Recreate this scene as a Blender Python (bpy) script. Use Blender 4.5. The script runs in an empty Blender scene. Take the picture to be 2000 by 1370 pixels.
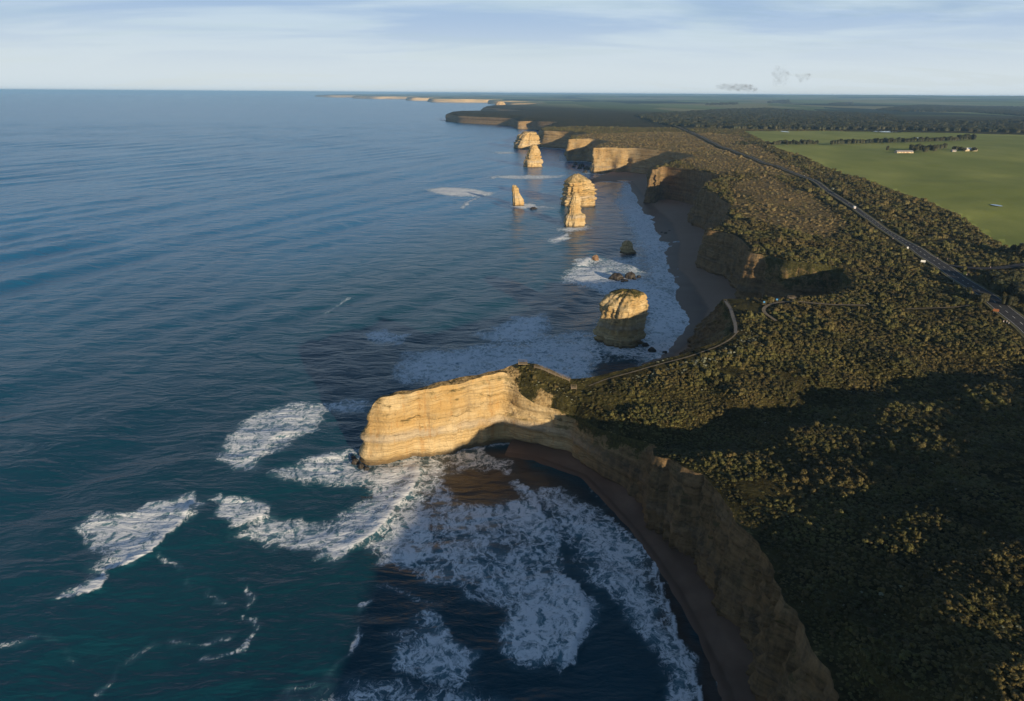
import bpy, math, random
import numpy as np
from mathutils import Matrix, Vector
from mathutils.geometry import delaunay_2d_cdt

# ------------------------------------------------------------------ camera, sky, sun, exposure
S = bpy.context.scene
COL = S.collection
W_REF, H_REF, F_REF = 2000.0, 1370.0, 1333.0
CAM_H, PITCH, ROLL = 170.0, math.radians(20.67), 0.0067
cam_d = bpy.data.cameras.new('camera'); cam = bpy.data.objects.new('camera', cam_d); COL.objects.link(cam)
cam_d.sensor_width = 36.0; cam_d.lens = F_REF / W_REF * 36.0
cam_d.clip_start = 1.0; cam_d.clip_end = 300000.0
CR = Matrix.Rotation(math.pi/2 - PITCH, 3, 'X') @ Matrix.Rotation(ROLL, 3, 'Z')
cam.matrix_world = Matrix.Translation((0, 0, CAM_H)) @ CR.to_4x4()
S.camera = cam

SUN_EL, SUN_AZ = math.radians(10.5), math.radians(151.0)       # azimuth from +Y towards +X
SUN_DIR = Vector((math.sin(SUN_AZ)*math.cos(SUN_EL), math.cos(SUN_AZ)*math.cos(SUN_EL), math.sin(SUN_EL)))
sl = bpy.data.lights.new('sun', 'SUN'); sun = bpy.data.objects.new('sun', sl); COL.objects.link(sun)
sl.energy = 5.0; sl.angle = math.radians(0.55); sl.color = (1.0, 0.80, 0.53)
sun.rotation_euler = SUN_DIR.to_track_quat('Z', 'Y').to_euler(); sun.location = (300, -500, 400)
SKY_STRENGTH = 0.068
S.view_settings.view_transform = 'Standard'; S.view_settings.look = 'None'
S.view_settings.exposure = 0.45; S.view_settings.gamma = 1.0; S.view_settings.use_curve_mapping = False
S.cycles.use_denoising = True
S.cycles.max_bounces = 6; S.cycles.diffuse_bounces = 2; S.cycles.glossy_bounces = 2
S.cycles.transmission_bounces = 1; S.cycles.volume_bounces = 0; S.cycles.transparent_max_bounces = 6

class NT:
    """small wrapper for writing node trees"""
    def __init__(self, tree): self.t = tree
    def n(self, kind, **kw):
        nd = self.t.nodes.new(kind)
        for k, v in kw.items(): setattr(nd, k, v)
        return nd
    def set(self, sock, v):
        if hasattr(v, 'is_linked') or hasattr(v, 'links'): self.t.links.new(v, sock)
        elif isinstance(v, (tuple, list)) and len(v) == 3 and sock.type == 'RGBA': sock.default_value = (*v, 1)
        else: sock.default_value = v
    def math(self, op, a, b=0.0, c=0.0, clamp=False):
        nd = self.n('ShaderNodeMath', operation=op, use_clamp=clamp)
        for s, v in zip(nd.inputs, (a, b, c)): self.set(s, v)
        return nd.outputs[0]
    def mix(self, f, a, b):
        nd = self.n('ShaderNodeMix', data_type='RGBA')
        self.set(nd.inputs[0], f); self.set(nd.inputs[6], a); self.set(nd.inputs[7], b)
        return nd.outputs[2]
    def sstep(self, x, a, b, lo=0.0, hi=1.0):
        nd = self.n('ShaderNodeMapRange', interpolation_type='SMOOTHSTEP')
        for s, v in zip(nd.inputs, (x, a, b, lo, hi)): self.set(s, v)
        return nd.outputs[0]
    def noise(self, vec, scale, detail=3.0, rough=0.55, dist=0.0):
        nd = self.n('ShaderNodeTexNoise')
        self.set(nd.inputs['Vector'], vec)
        for k, v in (('Scale', scale), ('Detail', detail), ('Roughness', rough), ('Distortion', dist)): self.set(nd.inputs[k], v)
        return nd.outputs['Fac']
    def vmul(self, vec, s):
        nd = self.n('ShaderNodeVectorMath', operation='MULTIPLY'); self.set(nd.inputs[0], vec); nd.inputs[1].default_value = s
        return nd.outputs[0]
    def vadd(self, a, b):
        nd = self.n('ShaderNodeVectorMath', operation='ADD'); self.set(nd.inputs[0], a); self.set(nd.inputs[1], b)
        return nd.outputs[0]
    def attr(self, name):
        return self.n('ShaderNodeAttribute', attribute_name=name).outputs['Fac']
    def geo(self): return self.n('ShaderNodeNewGeometry')
    def bump(self, h, strength, dist, normal=None):
        nd = self.n('ShaderNodeBump'); self.set(nd.inputs['Height'], h)
        nd.inputs['Strength'].default_value = strength; nd.inputs['Distance'].default_value = dist
        if normal is not None: self.set(nd.inputs['Normal'], normal)
        return nd.outputs[0]

def make_world():
    w = bpy.data.worlds.new('World'); S.world = w; w.use_nodes = True
    t = NT(w.node_tree); w.node_tree.nodes.clear()
    sky = t.n('ShaderNodeTexSky', sky_type='NISHITA', sun_disc=False)
    sky.sun_elevation = SUN_EL; sky.sun_rotation = SUN_AZ
    sky.altitude = 170; sky.air_density = 1.0; sky.dust_density = 0.15; sky.ozone_density = 2.5
    co = t.n('ShaderNodeTexCoord').outputs['Generated']
    sep = t.n('ShaderNodeSeparateXYZ'); t.set(sep.inputs[0], co)
    el = t.math('MAXIMUM', sep.outputs[2], 0.0); zz = t.math('ADD', el, 0.10)
    px = t.math('DIVIDE', sep.outputs[0], zz); py = t.math('DIVIDE', sep.outputs[1], zz)
    cmb = t.n('ShaderNodeCombineXYZ'); t.set(cmb.inputs[0], px); t.set(cmb.inputs[1], py)
    plane = cmb.outputs[0]
    # a thin high veil of cirrostratus that thickens with the slant of the line of sight, wisps and greyer sheets in it
    veil = t.sstep(el, .40, .04)
    n1 = t.noise(t.vmul(plane, (0.40, 0.85, 1)), 1.0, 6, 0.58, 0.6)
    n2 = t.noise(t.vmul(plane, (1.2, 4.0, 1)), 1.0, 6, 0.66, 1.6)
    wisp = t.math('ADD', t.math('MULTIPLY', n1, 0.70), t.math('MULTIPLY', n2, 0.30))
    cover = t.math('ADD', t.math('MULTIPLY', veil, .93), t.math('MULTIPLY', t.math('MULTIPLY', t.sstep(wisp, .40, .62), .34), t.sstep(el, .50, .12, .25, 1.0)), clamp=True)
    ccol = t.mix(t.sstep(t.noise(t.vmul(plane, (0.45, 1.0, 1)), 1.0, 5, .55, .6), .38, .62), (4.2, 5.75, 7.9), (6.0, 7.4, 8.6))
    ccol = t.mix(t.sstep(el, .105, .015), ccol, (7.1, 8.0, 8.5))
    col = t.mix(cover, sky.outputs[0], ccol)
    bg = t.n('ShaderNodeBackground'); t.set(bg.inputs[0], col); bg.inputs[1].default_value = SKY_STRENGTH
    out = t.n('ShaderNodeOutputWorld'); t.set(out.inputs[0], bg.outputs[0])
make_world()

# ------------------------------------------------------------------ helpers
rng = np.random.default_rng(7); random.seed(7)
CRn = np.array(CR)

def ground(px, py, z=0.0):
    """the point of the level z that a surveyor's sight line through the reference view meets"""
    d = CRn @ np.array([(px - W_REF/2)/F_REF, (H_REF/2 - py)/F_REF, -1.0])
    k = (z - CAM_H) / d[2]
    return np.array([d[0]*k, d[1]*k])
def grounds(pts, z=0.0): return np.array([ground(p[0], p[1], z if len(p) < 3 else p[2]) for p in pts])

def hash2(ix, iy, seed):
    h = (ix.astype(np.int64)*374761393 + iy.astype(np.int64)*668265263 + seed*1442695041) & 0xffffffff
    h = ((h ^ (h >> 13)) * 1274126177) & 0xffffffff
    return ((h ^ (h >> 16)) & 0xffff) / 65535.0
def vnoise(x, y, seed=0):
    x = np.asarray(x, float); y = np.asarray(y, float)
    ix, iy = np.floor(x), np.floor(y); fx, fy = x - ix, y - iy
    ux = fx*fx*fx*(fx*(fx*6-15)+10); uy = fy*fy*fy*(fy*(fy*6-15)+10)
    a, b = hash2(ix, iy, seed), hash2(ix+1, iy, seed); c, d = hash2(ix, iy+1, seed), hash2(ix+1, iy+1, seed)
    return (a*(1-ux)+b*ux)*(1-uy) + (c*(1-ux)+d*ux)*uy - 0.5
def fbm(x, y, seed=0, octv=4):
    s, a, f = 0.0, 1.0, 1.0
    for o in range(octv):
        s = s + a*vnoise(x*f + 17.3*o, y*f - 9.1*o, seed+o); a *= 0.5; f *= 2.03
    return s
def sm(x, a, b):
    t = np.clip((np.asarray(x, float) - a)/(b - a), 0, 1); return t*t*(3-2*t)
def inside(poly, x, y):
    r = np.zeros(x.shape, bool); n = len(poly)
    for i in range(n):
        x0, y0 = poly[i]; x1, y1 = poly[(i+1) % n]
        if y0 == y1: continue
        c = ((y0 > y) != (y1 > y)) & (x < (x1-x0)*(y-y0)/(y1-y0) + x0)
        r ^= c
    return r
def dist_line(pts, x, y, closed=False):
    d = np.full(x.shape, 1e18); n = len(pts)
    for i in range(n if closed else n-1):
        ax, ay = pts[i]; bx, by = pts[(i+1) % n]
        vx, vy = bx-ax, by-ay; L = vx*vx+vy*vy + 1e-12
        t = np.clip(((x-ax)*vx+(y-ay)*vy)/L, 0, 1)
        d = np.minimum(d, (x-ax-t*vx)**2 + (y-ay-t*vy)**2)
    return np.sqrt(d)

def mesh_np(name, v, faces, mats=(), smooth=False, attrs=None):
    """faces: (n,3) or (n,4) int array, or a list of such arrays"""
    me = bpy.data.meshes.new(name)
    fl = faces if isinstance(faces, list) else [faces]
    fl = [np.asarray(f, np.int32) for f in fl if len(f)]
    v = np.asarray(v, np.float32)
    me.vertices.add(len(v)); me.vertices.foreach_set('co', v.ravel())
    loops = np.concatenate([f.ravel() for f in fl]); cnt = np.concatenate([np.full(len(f), f.shape[1], np.int32) for f in fl])
    me.loops.add(len(loops)); me.loops.foreach_set('vertex_index', loops)
    me.polygons.add(len(cnt)); st = np.concatenate([[0], np.cumsum(cnt)[:-1]]).astype(np.int32)
    me.polygons.foreach_set('loop_start', st)
    me.polygons.foreach_set('use_smooth', np.full(len(cnt), smooth))
    for k, a in (attrs or {}).items():
        at = me.attributes.new(k, 'FLOAT', 'POINT'); at.data.foreach_set('value', np.asarray(a, np.float32))
    me.update(calc_edges=True); me.validate()
    for m in mats: me.materials.append(m)
    return me
def link(name, me, parent=None, loc=None, rz=0.0):
    o = bpy.data.objects.new(name, me); COL.objects.link(o)
    if parent is not None: o.parent = parent
    if loc is not None: o.location = loc
    if rz: o.rotation_euler = (0, 0, rz)
    return o
def tag(o, label=None, cat=None, group=None, kind=None):
    if label: o['label'] = label
    if cat: o['category'] = cat
    if group: o['group'] = group
    if kind: o['kind'] = kind
    return o
def copy_tree(o, parent=None):
    c = o.copy(); COL.objects.link(c); c.parent = parent
    for ch in [x for x in COL.objects if x.parent == o]: copy_tree(ch, c)
    return c
class MB:
    """collects boxes and prisms into one mesh"""
    def __init__(self): self.v, self.q, self.tr = [], [], []
    def box(self, c, s, rz=0.0, taper=1.0):
        b = len(self.v); cs, sn = math.cos(rz), math.sin(rz)
        for k in (-.5, .5):
            for (i, j) in ((-.5,-.5), (.5,-.5), (.5,.5), (-.5,.5)):
                f = taper if k > 0 else 1.0
                x, y = i*s[0]*f, j*s[1]*f
                self.v.append((c[0]+x*cs-y*sn, c[1]+x*sn+y*cs, c[2]+k*s[2]))
        for f in ((3,2,1,0), (4,5,6,7), (0,1,5,4), (1,2,6,5), (2,3,7,6), (3,0,4,7)): self.q.append([b+i for i in f])
        return self
    def beam(self, a, b_, w, h):
        a, b_ = np.array(a, float), np.array(b_, float); d = b_-a; L = np.linalg.norm(d); d /= L
        s = np.cross(d, (0, 0, 1.0)); s = np.array((1.0, 0, 0)) if np.linalg.norm(s) < 1e-6 else s/np.linalg.norm(s)
        u = np.cross(s, d); b = len(self.v)
        for p in (a, b_):
            for (i, j) in ((-.5,-.5), (.5,-.5), (.5,.5), (-.5,.5)): self.v.append(tuple(p + s*i*w + u*j*h))
        for f in ((3,2,1,0), (4,5,6,7), (0,1,5,4), (1,2,6,5), (2,3,7,6), (3,0,4,7)): self.q.append([b+i for i in f])
        return self
    def quad(self, pts):
        b = len(self.v); self.v += [tuple(p) for p in pts]; self.q.append([b, b+1, b+2, b+3]); return self
    def tri(self, pts):
        b = len(self.v); self.v += [tuple(p) for p in pts]; self.tr.append([b, b+1, b+2]); return self
    def cyl(self, c0, c1, r0, r1, n=8):
        c0, c1 = np.array(c0, float), np.array(c1, float); d = c1-c0; d = d/np.linalg.norm(d)
        s = np.cross(d, (0.3, 0.2, 1.0)); s /= np.linalg.norm(s); u = np.cross(d, s); b = len(self.v)
        for c, r in ((c0, r0), (c1, r1)):
            for i in range(n):
                a = 2*math.pi*i/n; self.v.append(tuple(c + (s*math.cos(a)+u*math.sin(a))*r))
        for i in range(n): self.q.append([b+i, b+(i+1) % n, b+n+(i+1) % n, b+n+i])
        k = len(self.v); self.v += [tuple(c0), tuple(c1)]
        for i in range(n): self.tr.append([k, b+(i+1) % n, b+i]); self.tr.append([k+1, b+n+i, b+n+(i+1) % n])
        return self
    def build(self, name, mat, parent=None, loc=None, rz=0.0, smooth=False):
        f = [np.array(x, np.int32) for x in (self.q, self.tr) if x]
        return link(name, mesh_np(name, np.array(self.v), f, (mat,), smooth), parent, loc, rz)

# ------------------------------------------------------------------ materials
def new_mat(name):
    m = bpy.data.materials.new(name); m.use_nodes = True; t = NT(m.node_tree)
    b = m.node_tree.nodes['Principled BSDF']; return m, t, b
def simple(name, col, rough=0.7, var=0.15, scale=1.0, metal=0.0, spec=0.3):
    m, t, b = new_mat(name); g = t.geo()
    n = t.noise(g.outputs['Position'], scale, 4, 0.6)
    dark = tuple(c*(1-var) for c in col); light = tuple(min(1, c*(1+var)) for c in col)
    t.set(b.inputs['Base Color'], t.mix(t.sstep(n, .3, .7), dark, light))
    b.inputs['Roughness'].default_value = rough; b.inputs['Metallic'].default_value = metal
    b.inputs['Specular IOR Level'].default_value = spec
    return m

def mat_cliff():
    m, t, b = new_mat('limestone'); g = t.geo(); P = g.outputs['Position']
    sp = t.n('ShaderNodeSeparateXYZ'); t.set(sp.inputs[0], P); z = sp.outputs[2]
    warp = t.noise(P, 0.035, 4, 0.55)
    zz = t.math('ADD', z, t.math('MULTIPLY', warp, 4.5))
    cz = t.n('ShaderNodeCombineXYZ'); t.set(cz.inputs[2], zz)
    strata = t.noise(cz.outputs[0], 0.42, 5, 0.62)
    thin = t.noise(t.vadd(t.vmul(cz.outputs[0], (0, 0, 1)), t.vmul(P, (0.02, 0.02, 0))), 1.6, 4, 0.6)
    c = t.mix(t.sstep(strata, .30, .70), (0.42, 0.285, 0.125), (0.62, 0.47, 0.255))
    c = t.mix(t.math('MULTIPLY', t.math('MULTIPLY', t.sstep(thin, .52, .66), t.sstep(t.noise(P, .05, 3), .38, .6)), .45), c, (0.40, 0.285, 0.15))
    # upper beds more orange, lower ones greyer and paler
    up = t.sstep(t.math('ADD', z, t.math('MULTIPLY', t.noise(P, 0.08, 3), 8)), 14, 34)
    c = t.mix(t.math('MULTIPLY', up, .32), c, (0.52, 0.35, 0.14))
    grey = t.math('MULTIPLY', t.sstep(zz, 13.5, 15.2), t.sstep(zz, 19.5, 17.5))
    c = t.mix(t.math('MULTIPLY', grey, .55), c, (0.44, 0.395, 0.33))
    bed = t.noise(cz.outputs[0], 0.85, 2, .5)
    patchy = t.noise(t.vmul(P, (1, 1, 1.6)), 0.045, 4, .6)
    bl = t.math('MULTIPLY', t.sstep(t.math('ABSOLUTE', t.math('SUBTRACT', bed, .5)), .034, .008), t.sstep(patchy, .34, .54))
    c = t.mix(t.math('MULTIPLY', bl, .55), c, (0.22, 0.15, 0.075))
    c = t.mix(t.math('MULTIPLY', t.sstep(patchy, .46, .62), .6), c, (0.66, 0.525, 0.315))
    c = t.mix(t.math('MULTIPLY', t.sstep(patchy, .46, .32), .45), c, (0.43, 0.26, 0.085))
    # vertical seepage stains
    st = t.noise(t.vmul(P, (0.42, 0.42, 0.035)), 1.0, 5, 0.65)
    c = t.mix(t.math('MULTIPLY', t.sstep(st, .53, .70), .55), c, (0.42, 0.225, 0.075))
    st2 = t.noise(t.vmul(P, (0.16, 0.16, 0.03)), 1.0, 4, 0.6)
    c = t.mix(t.math('MULTIPLY', t.sstep(st2, .56, .70), .35), c, (0.24, 0.19, 0.125))
    # dark lichen, plants on ledges and cracks
    lich = t.noise(P, 0.16, 6, 0.68)
    veg = t.attr('veg')
    nz = t.n('ShaderNodeSeparateXYZ'); t.set(nz.inputs[0], g.outputs['Normal'])
    led = t.sstep(nz.outputs[2], .35, .75)
    c = t.mix(t.math('MULTIPLY', t.math('MULTIPLY', led, t.sstep(lich, .42, .62)), .75), c, (0.095, 0.088, 0.032))
    fine = t.noise(P, 0.8, 6, 0.7)
    vm = t.sstep(t.math('ADD', veg, t.math('MULTIPLY', t.math('SUBTRACT', t.math('ADD', t.math('MULTIPLY', lich, .6), t.math('MULTIPLY', fine, .4)), .5), 2.0)), .40, .62)
    gcol = t.mix(t.sstep(fine, .35, .65), (0.030, 0.030, 0.011), (0.085, 0.082, 0.026))
    c = t.mix(vm, c, gcol)
    dk = t.attr('dark')  # browner rock, its tone also lowered to deepen the shade on unlit cliffs
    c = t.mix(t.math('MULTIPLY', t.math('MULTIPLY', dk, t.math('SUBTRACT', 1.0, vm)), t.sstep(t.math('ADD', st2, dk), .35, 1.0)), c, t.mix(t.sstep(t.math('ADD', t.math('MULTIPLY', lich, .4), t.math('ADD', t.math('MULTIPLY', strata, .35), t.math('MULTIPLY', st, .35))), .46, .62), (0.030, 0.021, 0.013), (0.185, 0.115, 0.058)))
    pl = t.noise(t.vmul(P, (0.11, 0.11, 0.42)), 1.0, 6, .68)
    c = t.mix(t.math('MULTIPLY', t.math('MULTIPLY', t.sstep(pl, .57, .66), t.sstep(z, 9, 20)), .85), c, (0.075, 0.066, 0.026))
    crk = t.noise(t.vmul(P, (0.30, 0.30, 0.05)), 1.0, 3, .5)
    c = t.mix(t.math('MULTIPLY', t.sstep(t.math('ABSOLUTE', t.math('SUBTRACT', crk, .5)), .012, .002), .30), c, (0.14, 0.095, 0.05))
    # wet foot
    wet = t.sstep(t.math('ADD', z, t.math('MULTIPLY', lich, 2.5)), 4.2, 1.8)
    c = t.mix(t.math('MULTIPLY', wet, .8), c, (0.085, 0.062, 0.038))
    t.set(b.inputs['Base Color'], c)
    b.inputs['Roughness'].default_value = .92; b.inputs['Specular IOR Level'].default_value = .12
    h = t.math('ADD', t.math('MULTIPLY', strata, .9), t.math('ADD', t.math('MULTIPLY', thin, .55), t.math('MULTIPLY', t.noise(P, .5, 8, .66), .9)))
    n1 = t.bump(h, 0.9, 1.9)
    t.set(b.inputs['Normal'], n1)
    return m

def mat_land():
    m, t, b = new_mat('scrub_ground'); g = t.geo(); P = g.outputs['Position']
    big = t.noise(P, 0.012, 5, 0.6); mid = t.noise(P, 0.11, 6, 0.66); fine = t.noise(P, 0.62, 6, 0.68)
    c = t.mix(t.sstep(mid, .36, .64), (0.016, 0.016, 0.007), (0.055, 0.050, 0.018))
    c = t.mix(t.math('MULTIPLY', t.sstep(big, .48, .62), .4), c, (0.075, 0.058, 0.022))
    c = t.mix(t.math('MULTIPLY', t.sstep(fine, .50, .66), .5), c, (0.105, 0.092, 0.036))
    # dry heath
    he = t.attr('heath')
    hm = t.sstep(t.math('ADD', he, t.math('MULTIPLY', t.math('SUBTRACT', mid, .5), 1.6)), .35, .8)
    hc = t.mix(t.sstep(fine, .36, .66), (0.095, 0.070, 0.032), (0.230, 0.172, 0.084))
    hc = t.mix(t.math('MULTIPLY', t.sstep(t.noise(t.vmul(P, (1, .35, 1)), .05, 5, .65), .5, .64), .6), hc, (0.075, 0.078, 0.03))
    c = t.mix(hm, c, hc)
    # distant farmland: paddocks
    fa = t.attr('farm')
    vo = t.n('ShaderNodeTexVoronoi', feature='F1', distance='CHEBYCHEV'); t.set(vo.inputs['Vector'], t.vmul(t.vadd(P, (300, 120, 0)), (0.0011, 0.00042, 0)))
    vo.inputs['Scale'].default_value = 1.0; vo.inputs['Randomness'].default_value = .85
    sc = t.n('ShaderNodeSeparateColor'); t.set(sc.inputs[0], vo.outputs['Color'])
    pc = t.mix(sc.outputs[0], (0.085, 0.125, 0.050), (0.17, 0.215, 0.085))
    pc = t.mix(t.sstep(sc.outputs[1], .62, .66), pc, (0.028, 0.042, 0.024))
    pc = t.mix(t.math('MULTIPLY', t.sstep(sc.outputs[2], .70, .75), .8), pc, (0.24, 0.23, 0.12))
    c = t.mix(fa, c, pc)
    # green paddock
    fi = t.attr('field')
    fw = t.noise(t.vmul(P, (1, .5, 1)), .006, 5, .6)
    fc = t.mix(t.sstep(fw, .34, .66), (0.200, 0.240, 0.062), (0.290, 0.320, 0.095))
    fc = t.mix(t.math('MULTIPLY', t.sstep(fine, .4, .7), .35), fc, (0.165, 0.165, 0.05))
    fc = t.mix(t.math('MULTIPLY', t.sstep(t.noise(P, .035, 5, .7), .56, .70), .4), fc, (0.22, 0.21, 0.08))
    c = t.mix(t.sstep(t.math('ADD', fi, t.math('MULTIPLY', t.math('SUBTRACT', fine, .5), .3)), .4, .6), c, fc)
    # bare limestone soil at the cliff edge
    ba = t.attr('bare')
    bm_ = t.sstep(t.math('ADD', ba, t.math('MULTIPLY', t.math('SUBTRACT', t.math('ADD', t.math('MULTIPLY', mid, .5), t.math('MULTIPLY', fine, .5)), .5), 1.8)), .45, .75)
    c = t.mix(bm_, c, t.mix(t.sstep(fine, .4, .6), (0.26, 0.175, 0.078), (0.40, 0.29, 0.145)))
    t.set(b.inputs['Base Color'], c)
    b.inputs['Roughness'].default_value = .95; b.inputs['Specular IOR Level'].default_value = .05
    rough_h = t.math('MULTIPLY', t.math('ADD', t.math('MULTIPLY', mid, 2.0), fine), t.math('SUBTRACT', 1.0, t.math('MULTIPLY', fi, .93)))
    t.set(b.inputs['Normal'], t.bump(rough_h, 0.7, 2.2))
    return m

def mat_sea():
    m, t, b = new_mat('sea_water'); g = t.geo(); P = g.outputs['Position']
    foam, turb, shal = t.attr('foam'), t.attr('turbid'), t.attr('shallow')
    # -- water body
    big = t.noise(t.vmul(P, (1, .6, 1)), .006, 4, .6)
    c = t.mix(t.sstep(big, .35, .65), (0.0030, 0.041, 0.072), (0.0045, 0.056, 0.090))
    c = t.mix(t.attr('deep'), c, t.mix(t.sstep(big, .35, .65), (0.008, 0.128, 0.295), (0.012, 0.156, 0.345)))
    c = t.mix(t.math('MULTIPLY', shal, .8), c, (0.007, 0.054, 0.066))
    c = t.mix(turb, c, (0.060, 0.040, 0.027))
    # -- foam lace
    w1 = t.n('ShaderNodeTexNoise'); t.set(w1.inputs['Vector'], P); w1.inputs['Scale'].default_value = .10; w1.inputs['Detail'].default_value = 4
    w2 = t.n('ShaderNodeTexNoise'); t.set(w2.inputs['Vector'], P); w2.inputs['Scale'].default_value = .5; w2.inputs['Detail'].default_value = 3
    def centred(n, s):
        nd = t.n('ShaderNodeVectorMath', operation='SUBTRACT'); t.set(nd.inputs[0], n.outputs['Color']); nd.inputs[1].default_value = (.5, .5, .5)
        return t.vmul(nd.outputs[0], (s, s, 0))
    Q = t.vadd(t.vadd(P, centred(w1, 11.0)), centred(w2, 2.6))
    def ridge(vec, scale, det, rough):
        n_ = t.noise(vec, scale, det, rough)
        return t.math('SUBTRACT', 1.0, t.math('MULTIPLY', t.math('ABSOLUTE', t.math('SUBTRACT', n_, .5)), 8.5), clamp=True)
    vo = t.n('ShaderNodeTexVoronoi', feature='DISTANCE_TO_EDGE'); t.set(vo.inputs['Vector'], t.vmul(Q, (1, .75, 0))); vo.inputs['Scale'].default_value = .24
    l1 = t.sstep(vo.outputs['Distance'], .30, 0.0)
    rg = ridge(t.vmul(Q, (1, .7, 1)), .20, 5, .62); rg2 = ridge(t.vmul(Q, (1, .8, 1)), .75, 3, .6)
    web = t.math('ADD', t.math('MULTIPLY', rg, .45), t.math('ADD', t.math('MULTIPLY', rg2, .30), t.math('MULTIPLY', l1, .25)))
    nz = t.noise(t.vmul(Q, (1, .8, 1)), .10, 6, .68); nf = t.noise(Q, .9, 5, .72)
    a = t.math('MULTIPLY', t.math('ADD', foam, t.sstep(foam, .80, 1.0, 0.0, .35)), .98)
    calm = t.sstep(foam, .80, 1.0, 1.0, .30)
    a = t.math('ADD', a, t.math('MULTIPLY', t.math('MULTIPLY', t.math('SUBTRACT', nz, .5), 1.05), calm))
    a = t.math('ADD', a, t.math('MULTIPLY', t.math('SUBTRACT', nf, .5), .60))
    a = t.math('ADD', a, t.math('MULTIPLY', t.math('MULTIPLY', t.math('SUBTRACT', web, .40), 1.15), calm))
    a = t.math('MULTIPLY', a, t.sstep(foam, 0.02, .30))
    fm = t.sstep(a, .30, .98)
    fm = t.math('MAXIMUM', fm, t.sstep(t.math('ADD', t.attr('crest'), t.math('MULTIPLY', t.math('SUBTRACT', nf, .5), .7)), .30, .62))
    # bubbles under the surface tint the water around the lace
    c = t.mix(t.math('MULTIPLY', t.sstep(t.math('ADD', foam, t.math('MULTIPLY', t.math('SUBTRACT', nz, .5), .5)), .04, .62), .85), c, (0.120, 0.245, 0.310))
    c = t.mix(t.math('MULTIPLY', turb, .8), c, (0.075, 0.052, 0.038))
    col = t.mix(fm, c, (0.77, 0.81, 0.86))
    t.set(b.inputs['Base Color'], col)
    t.set(b.inputs['Roughness'], t.math('ADD', t.math('MULTIPLY', fm, .65), .22))
    b.inputs['IOR'].default_value = 1.333
    t.set(b.inputs['Specular IOR Level'], t.math('SUBTRACT', .38, t.math('MULTIPLY', fm, .3)))
    # -- chop: three bands of wind waves
    ch1 = t.noise(t.vmul(P, (.50, 1.0, 1)), .055, 3, .5, .6)
    ch2 = t.noise(t.vmul(P, (.45, 1.15, 1)), .20, 4, .55, .5)
    ch3 = t.noise(t.vmul(P, (.6, 1.0, 1)), .8, 4, .6)
    n = t.bump(ch1, .6, 4.4); n = t.bump(ch2, .6, 1.25, n); n = t.bump(ch3, .5, .38, n)
    t.set(b.inputs['Normal'], n)
    return m

def mat_sand():
    m, t, b = new_mat('beach_sand'); g = t.geo(); P = g.outputs['Position']
    wet = t.attr('wet'); n = t.noise(P, .05, 5, .6); f = t.noise(P, 1.5, 5, .6)
    c = t.mix(n, (0.27, 0.18, 0.13), (0.36, 0.255, 0.19))
    c = t.mix(t.math('MULTIPLY', f, .25), c, (0.20, 0.13, 0.085))
    w = t.sstep(t.math('ADD', wet, t.math('MULTIPLY', t.math('SUBTRACT', n, .5), .4)), .62, .9)
    c = t.mix(w, c, t.mix(n, (0.095, 0.058, 0.040), (0.15, 0.098, 0.070)))
    t.set(b.inputs['Base Color'], c); t.set(b.inputs['Roughness'], t.math('SUBTRACT', .9, t.math('MULTIPLY', w, .35)))
    b.inputs['Specular IOR Level'].default_value = .25
    t.set(b.inputs['Normal'], t.bump(f, .4, .12))
    return m

def mat_foliage(name, cols, gloss=.6):
    m, t, b = new_mat(name); g = t.geo()
    oi = t.n('ShaderNodeObjectInfo')
    r = t.n('ShaderNodeValToRGB'); r.color_ramp.interpolation = 'CONSTANT' if False else 'LINEAR'
    el = r.color_ramp.elements
    while len(el) < len(cols): el.new(.5)
    for i, c in enumerate(cols): el[i].position = i/(len(cols)-1); el[i].color = (*c, 1)
    t.set(r.inputs[0], oi.outputs['Random'])
    n = t.noise(g.outputs['Position'], 1.3, 4, .65)
    lo = t.noise(g.outputs['Position'], .022, 4, .6)
    rc = t.mix(t.math('MULTIPLY', t.sstep(lo, .46, .62), .55), r.outputs[0], tuple(x*f for x, f in zip(cols[-1], (1.0, .95, .9))))
    hs = t.n('ShaderNodeHueSaturation'); t.set(hs.inputs['Color'], rc); t.set(hs.inputs['Value'], t.math('MULTIPLY', t.sstep(n, .3, .7, .65, 1.35), t.sstep(t.noise(g.outputs['Position'], .045, 4, .65), .34, .66, .60, 1.30)))
    t.set(b.inputs['Base Color'], hs.outputs[0])
    b.inputs['Roughness'].default_value = gloss; b.inputs['Specular IOR Level'].default_value = .18
    return m
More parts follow.
